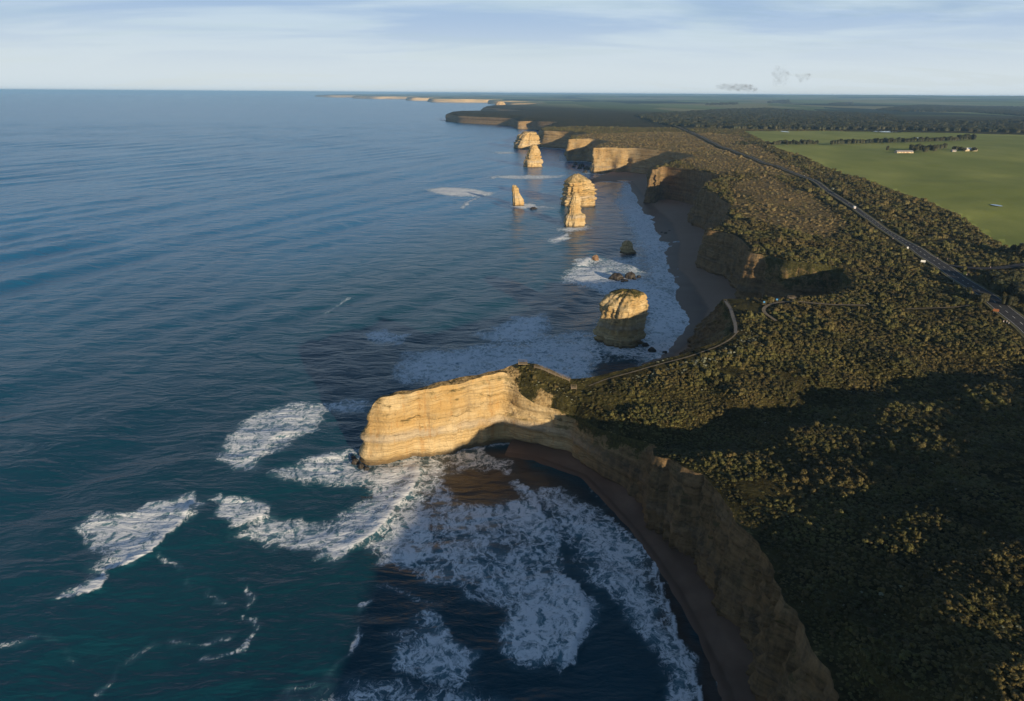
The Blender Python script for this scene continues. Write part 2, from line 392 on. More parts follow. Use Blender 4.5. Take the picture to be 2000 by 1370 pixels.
M = dict(
    cliff=mat_cliff(), land=mat_land(), sea=mat_sea(), sand=mat_sand(),
    leaf=mat_foliage('scrub_leaves', [(0.078,0.076,0.022), (0.094,0.086,0.027), (0.072,0.072,0.022), (0.102,0.083,0.031), (0.084,0.086,0.026), (0.094,0.072,0.029)]),
    leaf_dry=mat_foliage('heath_leaves', [(0.150,0.112,0.050), (0.125,0.112,0.044), (0.185,0.138,0.066)]),
    leaf_pale=mat_foliage('saltbush_leaves', [(0.20,0.21,0.15), (0.26,0.27,0.20), (0.15,0.165,0.11)]),
    leaf_dark=mat_foliage('tree_leaves', [(0.026,0.034,0.015), (0.036,0.040,0.016), (0.046,0.044,0.020)]),
    bark=simple('bark', (0.11, 0.085, 0.06), .9, .3, 6), stem=simple('grey_twigs', (0.10, 0.08, 0.06), .9, .3, 8),
    asphalt=simple('asphalt', (0.050, 0.050, 0.054), .95, .25, .6, 0, .08), paint=simple('road_paint', (0.55, 0.55, 0.52), .8, .1, 2),
    gravel=simple('track_gravel', (0.19, 0.15, 0.10), .95, .3, .8), verge=simple('verge_grass', (0.115, 0.105, 0.045), .95, .3, .4),
    greywood=simple('grey_boards', (0.15, 0.145, 0.14), .85, .25, 3),
    timber=simple('weathered_timber', (0.23, 0.18, 0.12), .85, .25, 3), steel=simple('galvanised_steel', (0.45, 0.46, 0.47), .45, .12, 4, .8),
    white=simple('white_paint', (0.80, 0.80, 0.79), .35, .04, 1), glass=simple('dark_glass', (0.02, 0.025, 0.03), .08, .1, 1, 0, .5),
    rubber=simple('tyre_rubber', (0.02, 0.02, 0.02), .85, .2, 5), red=simple('red_reflector', (0.6, 0.03, 0.02), .3, .1, 1),
    green=simple('sign_green', (0.02, 0.16, 0.07), .4, .1, 1), brown=simple('sign_brown', (0.30, 0.12, 0.05), .5, .1, 1),
    wall=simple('farm_wall', (0.52, 0.43, 0.30), .8, .15, .5), iron=simple('corrugated_iron', (0.30, 0.29, 0.29), .5, .15, .6, .1),
    rust=simple('rusty_iron', (0.33, 0.22, 0.15), .7, .3, .5), pond=simple('pond_water', (0.02, 0.03, 0.035), .05, .1, .2, 0, .5),
)

# ------------------------------------------------------------------ coastline: stations of (cliff top, height, foot)
# T: top seen at (px,py) at height z; foot = outward offset in metres or a sighted foot point.  B: sighted foot, vertical.  W: surveyed.
ST = [
 ('W', 62, -420, 42, 4), ('W', 57, -200, 42, 4), ('W', 52, -60, 42, 4), ('W', 58, 20, 42, 4), ('W', 70, 85, 40.5, 4),
 ('T', 1645, 1370, 39.5, 3), ('T', 1600, 1290, 39.5, 3), ('T', 1562, 1215, 39.2, 4), ('T', 1528, 1150, 39, 3),
 ('T', 1482, 1072, 39, 4), ('T', 1440, 1018, 39, 3), ('T', 1402, 960, 38.7, 4), ('T', 1368, 925, 38.2, 4), ('T', 1320, 902, 37.6, 3),
 ('T', 1278, 890, 36.5, 3), ('T', 1274, 880, 34, 2), ('T', 1284, 869, 28, (1228, 978)), ('T', 1262, 862, 27, (1206, 960)),
 ('T', 1215, 850, 26, (1170, 938)), ('T', 1170, 836, 25, (1138, 918)), ('T', 1122, 810, 25.5, (1106, 896)), ('T', 1080, 798, 26, (1068, 881)),
 ('T', 1045, 788, 27, (1034, 872)), ('T', 1018, 770, 30, (1004, 867)), ('T', 1003, 746, 34.5, (984, 867)), ('T', 982, 727, 38.3, (958, 871)),
 ('T', 930, 742, 37.5, (915, 880)), ('T', 862, 757, 37, (850, 890)), ('T', 800, 770, 36, (795, 899)), ('T', 765, 775, 35.5, (755, 906)),
 ('T', 743, 779, 34.8, (729, 910)), ('T', 736, 783, 33.2, (720, 911)), ('T', 728, 797, 30.0, (708, 911)), ('T', 722, 796, 29.8, (697, 903)), ('T', 727, 789, 30.5, (696, 893)), ('T', 738, 773, 34.3, (700, 888)), ('T', 746, 769, 35.2, (710, 885)), ('T', 757, 767, 35.5, 3), ('T', 797, 761, 36, 3), ('T', 855, 747.5, 37, 3),
 ('T', 925, 731.5, 37.5, 3), ('T', 980, 718, 38.8, 4), ('T', 1015, 706, 41, 5), ('T', 1050, 712, 41, 5), ('T', 1082, 726, 39, 6), ('T', 1112, 743, 36, 6),
 ('T', 1150, 739, 36.3, 5), ('T', 1200, 729, 37.2, 6), ('T', 1250, 715, 38, 5), ('T', 1300, 700, 38.5, 6), ('T', 1340, 690, 39, 8), ('T', 1392, 672, 39.3, 12),
 ('T', 1422, 656, 40, (1312, 697)), ('T', 1432, 638, 40, (1318, 692)), ('T', 1425, 612, 40, (1332, 672)), ('T', 1413, 586, 40, (1358, 636)),
 ('T', 1450, 583, 40, 16), ('T', 1520, 586, 40, 12), ('T', 1600, 578, 40, 8), ('T', 1650, 564, 40, 5), ('T', 1668, 547, 42, 3), ('T', 1645, 525, 44, 6), ('T', 1592, 514, 45, 8), ('T', 1540, 509, 44.5, 8), ('T', 1505, 498, 44, 8), ('T', 1470, 494, 44, 8), ('T', 1447, 468, 44, 6), ('T', 1412, 452, 43.8, 6),
 ('T', 1384, 449, 43.5, (1362, 527)),
 ('T', 1398, 440, 44, 8), ('T', 1420, 424, 45, 8), ('T', 1430, 410, 47, 8), ('T', 1416, 393, 48, 10), ('T', 1382, 374, 50, 14), ('T', 1372, 360, 52, 14), ('T', 1402, 343, 54, 10),
 ('T', 1365, 335, 55, 12), ('T', 1331, 329, 56, 10), ('T', 1297, 325, 56, 10), ('T', 1275, 332, 56, (1263, 400)), ('T', 1278, 326, 56, 8), ('T', 1310, 315, 56, 12), ('T', 1352, 306, 56, 15),
 ('T', 1338, 301, 56, 15), ('T', 1300, 295, 56, 14), ('T', 1240, 290, 56, 14), ('T', 1190, 289, 56, 12), ('T', 1157, 289.5, 56, 10), ('T', 1160, 284, 57, 12), ('T', 1190, 276, 57, 18), ('T', 1160, 271.5, 57, 15),
 ('T', 1108, 271.5, 57, 12), ('T', 1116, 265, 57, 20), ('T', 1150, 261, 56, 20), ('T', 1108, 257.5, 53, 18), ('T', 1056, 255.5, 53, 16), ('T', 1062, 251, 50, 25),
 ('B', 1090, 258, 45), ('B', 1043, 255, 42), ('B', 1041, 253, 40), ('B', 1012, 253.5, 38), ('B', 1006, 250, 38), ('B', 1002, 246.5, 40), ('B', 945, 243.5, 40), ('B', 893, 240.5, 40),
 ('B', 877, 235.5, 40), ('B', 890, 232.5, 42), ('B', 960, 232, 44), ('B', 1035, 232, 46), ('B', 1025, 228.5, 46), ('B', 1000, 226, 46), ('B', 946, 221, 46), ('B', 950, 217, 46), ('B', 1010, 214, 48),
 ('B', 1060, 212.5, 50), ('B', 1052, 210.5, 52), ('B', 1000, 209.5, 52), ('B', 985, 207.3, 52), ('B', 1045, 205.2, 52), ('B', 990, 204.6, 55), ('B', 965, 204.0, 55), ('B', 955, 202.0, 55), ('B', 990, 200.9, 55),
 ('B', 900, 200.6, 58), ('B', 845, 199.9, 58), ('B', 838, 198.0, 58), ('B', 870, 197.0, 60), ('B', 800, 196.8, 60), ('B', 795, 195.4, 60), ('B', 825, 194.2, 62), ('B', 735, 193.6, 62), ('B', 690, 192.6, 62), ('B', 712, 191.0, 64), ('B', 640, 190.4, 62), ('B', 618, 189.4, 60),
 ('W', -9500, 42000, 60, 40), ('W', -5000, 90000, 60, 40),
]
P_top, P_bot, P_z = [], [], []
for s in ST:
    if s[0] == 'T': p = ground(s[1], s[2], s[3]); z = s[3]; f = s[4]
    elif s[0] == 'B': p = ground(s[1], s[2], 0.0); z = s[3]; f = 0.004*np.hypot(*p)
    else: p = np.array(s[1:3], float); z = s[3]; f = s[4]
    P_top.append(p); P_z.append(z); P_bot.append(f)
P_top = np.array(P_top); P_z = np.array(P_z, float)
tan = np.zeros_like(P_top); seg = np.diff(P_top, axis=0); seg /= np.linalg.norm(seg, axis=1)[:, None]
tan[1:-1] = seg[1:] + seg[:-1]; tan[0] = seg[0]; tan[-1] = seg[-1]; tan /= np.linalg.norm(tan, axis=1)[:, None] + 1e-9
P_base = np.array([ground(*f) if isinstance(f, tuple) else P_top[i] + np.array([-tan[i, 1], tan[i, 0]])*f for i, f in enumerate(P_bot)])

# resample both lines together
tops, bases, zs = [], [], []
for i in range(len(P_top)-1):
    L = max(np.linalg.norm(P_top[i+1]-P_top[i]), np.linalg.norm(P_base[i+1]-P_base[i]))
    dist = np.linalg.norm((P_top[i]+P_top[i+1])/2)
    n = max(1, int(L / np.clip(np.where(dist < 2600, 0.0030, 0.0050)*dist, 1.2, 300)))
    k = np.arange(n)/n
    tops.append(P_top[i]+(P_top[i+1]-P_top[i])*k[:, None]); bases.append(P_base[i]+(P_base[i+1]-P_base[i])*k[:, None]); zs.append(P_z[i]+(P_z[i+1]-P_z[i])*k)
tops = np.vstack(tops+[P_top[-1:]]); bases = np.vstack(bases+[P_base[-1:]]); zs = np.concatenate(zs+[P_z[-1:]])
def on_ragged(p):
    d_ = np.linalg.norm(p, axis=1); return 1.5*fbm(p[:, 0]/6.0, p[:, 1]/6.0, 17, 3)*(d_ < 360)*(p[:, 0] < 0) + 2.2*fbm(p[:, 0]/25, p[:, 1]/25, 18, 3)*sm(d_, 500, 700)*(1-sm(d_, 2500, 4000))
def smooth(a, n, it=1):
    for _ in range(it):
        b = a.copy(); b[1:-1] = (a[:-2]+2*a[1:-1]+a[2:])/4; a = b
    return a
zs0 = zs.copy(); zs = zs + on_ragged(tops); tops = smooth(tops, 1, 3); bases = smooth(bases, 1, 14); zs = smooth(zs, 1, 3)
N = len(tops)
sarc = np.concatenate([[0], np.cumsum(np.linalg.norm(np.diff(tops, axis=0), axis=1))])
tg = np.gradient(tops, axis=0); tg = smooth(tg, 1, 8); tg /= np.linalg.norm(tg, axis=1)[:, None]+1e-9
nrm = np.stack([-tg[:, 1], tg[:, 0]], 1)
cdist = np.linalg.norm(tops, axis=1)
i_spur0 = int(np.argmin(np.linalg.norm(tops-ground(982, 727, 38.3), axis=1)))
i_spur1 = int(np.argmin(np.linalg.norm(tops-ground(1015, 706, 41), axis=1)))
idx = np.arange(N)
on_spur = sm(idx, i_spur0-12, i_spur0+2)*(1-sm(idx, i_spur1-2, i_spur1+14))
R = 46
tv = np.linspace(0, 1, R)
amp = np.clip(2.2+0.0062*(cdist-300), 2.2, 14)*(1+1.2*sm(cdist, 3000, 5000))*(1+.7*sm(cdist, 480, 640)*(1-sm(cdist, 1700, 2400))); lam = np.clip(9+0.028*(cdist-250), 9, 400)
amp = amp*(1-0.45*on_spur); NEARC = 1-sm(idx, i_spur0-70, i_spur0-40); amp = amp*(1+.1*NEARC)
rows, vegs, darks = [], [], []
for j, t in enumerate(tv):
    z = -1.5 + (zs+1.5)*t
    b = bases + (tops-bases)*(t**0.85)
    # buttresses and clefts along the face, ledges up it, weathering over it
    butt = fbm(sarc/lam, z*0.006, 3, 4)*2.0 + (0.5-np.abs(fbm(sarc/(lam*.55)+11, z*.012, 13, 3))*2.2)*0.55
    cleft = -np.abs(vnoise(sarc/(lam*.8)+40, z*.02, 9))**0.5*0.0
    zz = z + 1.0*fbm(sarc/35.0, sarc*0, 21, 2)
    lg = vnoise(zz*0.33, sarc*0.004, 31); ledge = np.tanh(lg*9)*0.85 + vnoise(zz*1.1, sarc*.01, 33)*0.8 + np.maximum(0, fbm(sarc/26, zz*.10, 35, 3)-.12)*5.0*on_spur
    rough = fbm(sarc/(lam*.22), z/2.6, 41, 3)*0.9 + (0.35-np.abs(fbm(sarc/(lam*.30)+3, z*.03, 43, 3))*1.9)*1.1*(1-on_spur)*(1+.6*NEARC)
    under = -1.6*np.exp(-((z-1.5)/2.0)**2)
    fade = 1-0.5*t**4
    near_k = np.clip(amp/1.5, .5, 3)
    d = (butt*amp*fade + (ledge*0.8 + rough*near_k)*(1-t**10) + under*np.clip(near_k, 0, 1.5))
    d = d - 1.3*sm(t, .90, 1.0)*on_spur
    xy = b + nrm*d[:, None]
    rows.append(np.column_stack([xy, z if t < 1 else zs]))
    vegs.append(np.clip((t-0.86)/0.14, 0, 1)*0.34*(1-.5*on_spur)*np.ones(N)); darks.append(np.zeros(N))
V = np.array(rows); VEG = np.array(vegs); DARK = np.array(darks)
# plants hang down the cove head, the knoll slope and the hidden gully; the spur's nose is darker
def near_idx(px, py, z): return int(np.argmin(np.linalg.norm(tops-ground(px, py, z), axis=1)))
a0, a1 = near_idx(1284, 869, 28), near_idx(1018, 770, 30)
g1 = sm(idx, a0-4, a0+8)*(1-sm(idx, a1-30, a1-6))
VEG += (g1[None]*(0.62*sm(tv, .40, .92))[:, None])
k0, k1 = near_idx(1340, 690, 39), near_idx(1600, 578, 40)
VEG += (sm(idx, k0-5, k0+5)*(1-sm(idx, k1, k1+10)))[None]*(0.42*sm(tv, 0, .8))[:, None]
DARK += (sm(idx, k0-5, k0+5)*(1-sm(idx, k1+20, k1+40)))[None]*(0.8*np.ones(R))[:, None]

DARK += 0.85*(1-sm(idx, a0+10, a0+60))[None]*np.ones((R, 1))  # near cliff: brown rock, with its shade deepened in the colour
DARK += ((0.80-.35*sm(cdist, 1150, 1500)+.25*sm(cdist, 2400, 3200))*sm(idx, k1, k1+20)*(1-sm(cdist, 7500, 9000)))[None]*np.ones((R, 1)); DARK = np.minimum(DARK, .9)  # headlands likewise: brown rock plus shade put into the colour
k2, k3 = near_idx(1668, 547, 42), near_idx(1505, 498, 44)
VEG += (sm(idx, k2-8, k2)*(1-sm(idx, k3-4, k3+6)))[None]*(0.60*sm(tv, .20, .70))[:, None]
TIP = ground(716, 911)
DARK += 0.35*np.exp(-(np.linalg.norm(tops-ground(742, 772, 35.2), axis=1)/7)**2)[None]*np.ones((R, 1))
vv = V.reshape(-1, 3)
ii = (np.arange(R-1)[:, None]*N + np.arange(N-1)[None]).ravel()
cf = np.stack([ii+1, ii, ii+N, ii+N+1], 1)
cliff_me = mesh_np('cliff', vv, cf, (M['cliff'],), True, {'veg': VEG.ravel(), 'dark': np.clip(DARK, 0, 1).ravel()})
tag(link('cliff', cliff_me), kind='structure')
EDGE = V[-1]                                   # the displaced cliff-top line is shared with the land sheet

# ------------------------------------------------------------------ height of the land
ctrl = [(1700,1200,42), (1800,1300,48), (1900,1200,49.5), (1990,1330,55), (1990,1100,50), (1990,1000,47.5), (1850,1050,45.5), (1500,960,39.5), (1700,950,40.8), (1900,900,42.5), (1420,905,39), (1600,852,40), (1800,810,40.5), (1980,770,41), (2200,760,41),  # nearest points raised so the low sun only grazes the plateau
        (1330,862,28.5), (1400,842,29), (1450,826,29.5), (1520,806,30), (1600,787,30.5), (1680,771,31.5), (1750,757,32.5), (1850,735,34), (1950,714,35), (2150,690,36.5), (1400,796,33), (1520,768,35), (1650,743,36.2),
        (1450,765,37), (1600,728,38), (1750,705,39), (1900,670,39.5), (1300,745,38), (1220,752,36.5), (1160,765,33.5), (1250,800,32.5), (1200,805,29.8), (1300,815,32.5), (1340,790,34),
        (1020,714,41.3), (1050,720,40.8), (1060,748,36), (1100,768,33), (1035,765,33), (1140,790,30), (1500,640,39.5), (1600,640,39.5), (1750,620,40), (1560,600,40), (1480,610,40),
        (1900,560,40), (1800,480,42), (1650,470,43), (1700,540,41), (1550,440,45), (1620,400,48), (1500,380,51), (1590,345,52), (1450,320,55), (1900,480,42), (2000,480,42),
        (1800,350,51), (1950,350,51), (1700,300,55), (1900,290,56), (1500,285,57), (1350,280,57), (1300,265,58), (1600,262,57), (1900,265,56), (1400,245,55), (1700,240,55), (1150,250,52), (2300,300,56), (2300,500,42), (2400,900,41)]
CT = np.array([[*ground(x, y, z), z] for x, y, z in ctrl] + [[150, 15, 65.5], [240, 48, 78], [340, 100, 77.5], [430, 170, 73], [160, -80, 71], [320, -60, 84], [260, -250, 79], [480, 60, 82], [200, 20, 73.5], [290, 72, 78.5]])  # last points: unseen hill behind the camera, added to shade the near plateau
sel = np.concatenate([np.arange(0, N, 6)])
sel = sel[cdist[sel] < 9000]
CE = np.column_stack([EDGE[sel, :2], EDGE[sel, 2]])
spc = np.gradient(sarc)[sel]*6
CP = np.vstack([CT, CE]); CWt = np.concatenate([np.full(len(CT), 1.0), np.clip(spc/22.0, .25, 1.2)])
def land_z(x, y, noise=True):
    x = np.asarray(x, float); y = np.asarray(y, float); out = np.zeros(x.shape)
    for a in range(0, len(x), 20000):
        X, Y = x[a:a+20000, None], y[a:a+20000, None]
        d2 = (X-CP[None, :, 0])**2 + (Y-CP[None, :, 1])**2
        w = CWt[None]/(d2+3.0)**1.75
        out[a:a+20000] = (w*CP[None, :, 2]).sum(1)/w.sum(1)
    p = ((x-300)*19500 + (y-3500)*6800)/20650
    far = sm(y, 1800, 4000)
    out = out*(1-far) + 54*far*1.0 - 6*sm(y, 2600, 4200)*(1-sm(y, 5200, 8000))*sm(x, 300, 1500)
    out = out + 112*sm(p, 2500, 24000)*sm(y, 3000, 9000) + 46*fbm(x/2600, y/4200, 77, 3)*sm(p, 2500, 8000)
    if noise:
        out = out + 0.9*fbm(x/22, y/22, 5, 3)*np.clip(1-sm(np.hypot(x, y), 1500, 3000), 0, 1) + 2.2*fbm(x/90, y/90, 6, 2)*sm(np.hypot(x, y), 250, 600)
    return out
# interior points on a jittered polar lattice that thins out with distance
rr = 60*np.exp(np.arange(0, 620)*0.0122); aa = np.arange(-0.55, 1.42, 0.0125)
RR, AA = np.meshgrid(rr, aa, indexing='ij'); RR = RR*np.exp(rng.uniform(-.4, .4, RR.shape)*.0122); AA = AA + rng.uniform(-.4, .4, AA.shape)*.0125
ix, iy = (RR*np.sin(AA)).ravel(), (RR*np.cos(AA)).ravel()
bx, by = np.meshgrid(np.arange(70, 700, 22.0), np.arange(-400, 60, 22.0)); ix = np.concatenate([ix, bx.ravel()+rng.uniform(-5, 5, bx.size)]); iy = np.concatenate([iy, by.ravel()+rng.uniform(-5, 5, bx.size)])
FAR = np.array([(110000, 110000), (110000, -430), (66, -430)], float)
poly = np.vstack([EDGE[:, :2], FAR])
kp = inside(poly, ix, iy) & (np.hypot(ix, iy) < 105000); ix, iy = ix[kp], iy[kp]
ed = dist_line(EDGE[::2, :2], ix, iy); kp = ed > np.clip(0.005*np.hypot(ix, iy), .9, 60); ix, iy, ed = ix[kp], iy[kp], ed[kp]
iz = land_z(ix, iy)
blend = sm(ed, 0, 6)
pts = [Vector(p) for p in poly] + [Vector((a, b)) for a, b in zip(ix, iy)]
nb = len(poly)
ov, oe, of, oiv, oie, oif = delaunay_2d_cdt(pts, [], [list(range(nb))], 1, 1e-4)
ov = np.array([tuple(v) for v in ov]); src_z = np.concatenate([EDGE[:, 2], [60, 60, 42], iz])
oz = np.array([src_z[o[0]] if len(o) else np.nan for o in oiv]); bad = np.isnan(oz)
if bad.any(): oz[bad] = land_z(ov[bad, 0], ov[bad, 1], False)
LV = np.column_stack([ov, oz]); LF = np.array([f for f in of if len(f) == 3], np.int32)
print('LAND', len(LV), len(LF), 'bad', bad.sum())
e1 = LV[LF[:, 1], :2]-LV[LF[:, 0], :2]; e2 = LV[LF[:, 2], :2]-LV[LF[:, 0], :2]
flip = (e1[:, 0]*e2[:, 1]-e1[:, 1]*e2[:, 0]) < 0; LF[flip] = LF[flip][:, ::-1]

# land cover
FIELD = grounds([(1450,255,57), (1700,256.5,56), (2000,263,56), (2600,272,56), (2700,600,42), (2000,493,42), (1965,483,42), (1930,462,42.5), (1900,441,43), (1850,415,45), (1800,394,46), (1750,377,48), (1690,357,50), (1630,336,52), (1570,309,54), (1520,293,55), (1490,276,56)])
HEATH1 = grounds([(1120,262,57), (1300,256,57), (1440,262,57), (1540,322,53), (1590,345,52), (1400,342,54), (1340,318,56), (1300,300,56), (1160,290,57)])
HEATH2 = grounds([(1420,358,51), (1500,345,52), (1600,385,49), (1660,440,45), (1620,470,43), (1540,450,45), (1440,420,46)])
lx, ly = LV[:, 0], LV[:, 1]
def soft(polygon, x, y, w):
    d = dist_line(polygon, x, y, True); s_ = np.where(inside(polygon, x, y), d, -d)
    return sm(s_, -w, w)
w_ = np.clip(0.01*np.hypot(lx, ly), 1.5, 60)
a_field = soft(FIELD, lx, ly, w_*.25)
a_heath = np.maximum(soft(HEATH1, lx, ly, w_*3), .85*soft(HEATH2, lx, ly, w_*3))
a_farm = sm(ly, 4200, 5600)*sm(((lx-300)*19500+(ly-3500)*6800)/20650, 700, 1900)
lde = dist_line(EDGE[::2, :2], lx, ly)
sp_c = ground(880, 750, 37); on_s = (lx < ground(1015, 760, 36)[0]) & (ly < 335) & (ly > 280)
a_bare = np.where(on_s, .62, np.clip(1-lde/4.0, 0, 1)*.42*(np.hypot(lx, ly) < 1200))
# a bare outcrop below the knoll and worn edges of the brow
oc = ground(1062, 772, 32); a_bare = np.maximum(a_bare, .95*np.exp(-(((lx-oc[0])/7)**2+((ly-oc[1])/4)**2)))
land_me = mesh_np('land', LV, LF, (M['land'],), True, {'field': a_field, 'heath': a_heath, 'farm': a_farm, 'bare': a_bare})
tag(link('land', land_me), kind='structure')

# ------------------------------------------------------------------ beaches
def beach(cl, wl, z0=2.2, e0=-.25, dark_min=0.0):
    c, w = grounds(cl, 1.5), grounds(wl, 0.0)
    def rs(p, n):
        s = np.concatenate([[0], np.cumsum(np.linalg.norm(np.diff(p, axis=0), axis=1))]); q = np.linspace(0, s[-1], n)
        return np.column_stack([np.interp(q, s, p[:, 0]), np.interp(q, s, p[:, 1])])
    n = 240; k = np.linspace(0, 1, n)
    # keep the paired stations together
    ks = np.linspace(0, 1, len(c)); ci = np.column_stack([np.interp(k, ks, c[:, i]) for i in (0, 1)]); wi = np.column_stack([np.interp(k, ks, w[:, i]) for i in (0, 1)])
    ci, wi = smooth(ci, 1, 4), smooth(wi, 1, 4)
    ex = np.linspace(e0, 1.35, 30); vs, wet = [], []
    for e in ex:
        p = ci + (wi-ci)*e
        z = z0*(1-e) + 0.35 + 0.5*fbm(p[:, 0]/16, p[:, 1]/16, 12, 3)*sm(e, 0, .4)
        z = np.where(e > 1, z - (e-1)*4, z) + .30*np.abs(np.sin(np.arange(n)*.23+1.5*np.sin(np.arange(n)*.06)))*sm(e, .7, .95)
        vs.append(np.column_stack([p, z])); wet.append(np.full(n, max(dark_min, float(sm(e, .45, .95)))))
    v = np.vstack(vs); q = (np.arange(len(ex)-1)[:, None]*n+np.arange(n-1)[None]).ravel()
    return mesh_np('beach', v, np.stack([q, q+1, q+n+1, q+n], 1), (M['sand'],), True, {'wet': np.concatenate(wet)})
tag(link('beach', beach([(1000,860), (1050,866), (1105,888), (1165,914), (1222,968), (1272,1020), (1330,1085), (1375,1140), (1405,1190), (1445,1255), (1490,1330), (1530,1400), (1600,1550)],
                        [(985,890), (1040,898), (1090,915), (1140,932), (1185,978), (1235,1035), (1285,1105), (1325,1165), (1350,1215), (1382,1280), (1410,1345), (1428,1400), (1470,1550)], 1.6, -1.0, .80)), kind='structure')  # near beach takes the darker sand tone across its whole width
tag(link('beach', beach([(1180,342), (1250,346), (1320,384), (1390,420), (1400,462), (1390,520), (1460,560), (1500,610), (1440,650), (1400,690), (1350,722), (1310,745)],
                        [(1150,352), (1232,358), (1256,402), (1290,440), (1308,480), (1306,525), (1330,562), (1354,600), (1352,636), (1322,676), (1290,702), (1255,715)], 2.2, -1.3)), kind='structure')

# ------------------------------------------------------------------ sea with swell, breakers and foam
ys = [-300.0]
while ys[-1] < 60: ys.append(ys[-1]+7.5)
while ys[-1] < 4200: ys.append(ys[-1]+0.0046*(ys[-1]+170))
while ys[-1] < 130000: ys.append(ys[-1]*1.035)
ys = np.array(ys); tt = np.linspace(-1.2, 0.74, 424)
SY = np.repeat(ys[:, None], len(tt), 1); SX = tt[None]*(np.maximum(SY, 0)+170)
sx, sy = SX.ravel(), SY.ravel(); sd = np.hypot(sx, sy)
def wave(x, y, az, L, ph, seed):
    k = np.array([math.cos(az), -math.sin(az)])           # travels towards the coast
    u = (x*k[0]+y*k[1])/L*2*math.pi + ph + 2.6*fbm(x/(L*4), y/(L*4), seed, 2)
    e = sm(fbm(x/(L*2.2), y/(L*2.2), seed+50, 2), -.35, .45)
    s_ = np.sin(u); return (s_ + 0.35*np.cos(2*u+0.6))*e
sz = 1.35*wave(sx, sy, math.radians(21), 118, .4, 1) + 0.75*wave(sx, sy, math.radians(30), 61, 1.9, 2) + 0.26*wave(sx, sy, math.radians(2), 33, .8, 3)
sz += 0.22*wave(sx, sy, math.radians(-35), 24, .2, 4)*(sd < 1500)
sz = sz*(1-sm(sd, 3500, 6500))
PATCH_K = .97; foam = np.zeros(len(sx)); shal = np.zeros(len(sx)); turb = np.zeros(len(sx)); lift = np.zeros(len(sx)); crs = np.zeros(len(sx))
def near_mask(p, pad): return (sx > p[:, 0].min()-pad) & (sx < p[:, 0].max()+pad) & (sy > p[:, 1].min()-pad) & (sy < p[:, 1].max()+pad)
def patch(pts, dens, softw, arr=foam, wob=5.0):
    p = grounds(pts); softw = softw*1.7; wob = wob*1.8; m = near_mask(p, softw*3+wob); x, y = sx[m], sy[m]
    x = x + wob*fbm(x/14, y/14, 61, 4); y = y + wob*fbm(x/14+30, y/14, 62, 4)
    d = dist_line(p, x, y, True); s_ = np.where(inside(p, x, y), d, -d)
    arr[m] = np.maximum(arr[m], dens*(PATCH_K if arr is foam else 1)*sm(s_, -softw, softw))
def crest(pts, h, w=2.0, dens=1.0, back=5.0, side=1):
    """a breaking crest: steep front on one side, long foamy back on the other"""
    p = grounds(pts); m = near_mask(p, back*4+4); x, y = sx[m], sy[m]
    x = x + 1.6*fbm(x/7, y/7, 71, 3); y = y + 1.6*fbm(x/7+9, y/7, 72, 3)
    d = np.full(x.shape, 1e9); sg = np.zeros(x.shape); along = np.zeros(x.shape)
    L = np.concatenate([[0], np.cumsum(np.linalg.norm(np.diff(p, axis=0), axis=1))])
    for i in range(len(p)-1):
        a, b = p[i], p[i+1]; v = b-a; l2 = v@v
        t = np.clip(((x-a[0])*v[0]+(y-a[1])*v[1])/l2, 0, 1); q = np.hypot(x-a[0]-t*v[0], y-a[1]-t*v[1])
        c = (v[0]*(y-a[1])-v[1]*(x-a[0])); u = q < d
        d[u] = q[u]; sg[u] = np.sign(c[u]); along[u] = (L[i]+t*np.sqrt(l2))[u]/L[-1]
    endf = sm(along, 0.0, .12)*(1-sm(along, .88, 1.0))*.85+.15
    bk = sg*side > 0
    lift[m] = np.maximum(lift[m], h*endf*np.where(bk, np.exp(-(d/(back*1.2))**1.4), np.exp(-(d/w)**2)))
    crs[m] = np.maximum(crs[m], min(dens, 1.0)*endf*np.where(bk, np.exp(-(d/(w*1.15))**2), np.exp(-(d/(w*.5))**2)))
    foam[m] = np.maximum(foam[m], .72*dens*np.where(bk, np.exp(-(d/(back*1.3))**2), np.exp(-(d/(w*.55))**2)))
def streak(pts, w, dens, wob=4.0):
    p = grounds(pts); m = near_mask(p, w*3+wob); x, y = sx[m], sy[m]
    x = x + wob*fbm(x/9, y/9, 81, 3); y = y + wob*fbm(x/9+5, y/9, 82, 3)
    foam[m] = np.maximum(foam[m], dens*.80*np.exp(-(dist_line(p, x, y)/(w*.72))**2)*(.72+.9*fbm(x/11, y/11, 85, 2) if w < 5 else 1.0))
# foam fields
patch([(158,1030), (205,1004), (280,988), (376,980), (368,1004), (338,1034), (308,1066), (270,1098), (228,1110), (214,1082), (196,1052)], .72, 3.6)
crest([(378,981), (366,1008), (334,1040), (304,1072), (264,1100), (226,1110)], 1.9, 1.8, 1.05, 6, -1)
crest([(226,1110), (206,1131)], .9, 1.5, .25, 3, -1); crest([(206,1130), (190,1152), (168,1164), (145,1168)], 1.8, 1.7, 1.0, 4, -1)
patch([(404,986), (430,967), (462,972), (492,984), (521,990), (514,1008), (490,1020), (456,1026), (428,1012)], .68, 2.5)
crest([(521,989), (513,1006), (472,1022)], .8, 1.4, .9, 3, -1)
patch([(420,904), (434,868), (485,822), (560,796), (640,788), (648,808), (600,850), (560,872), (528,892), (490,912), (440,910)], .60, 5)
crest([(600,846), (546,850), (520,876), (484,908)], 1.1, 1.6, .95, 5, -1)
patch([(630,790), (690,776), (735,782), (730,808), (660,812)], .50, 6)
patch([(540,915), (600,900), (690,884), (722,915), (770,925), (740,945), (690,955), (600,945)], .55, 5)
patch([(735,912), (812,904), (818,930), (802,962), (774,987), (756,1014), (728,1044), (694,1068), (656,1080), (610,1064), (640,1030), (690,1000), (720,970), (715,940)], .70, 6)
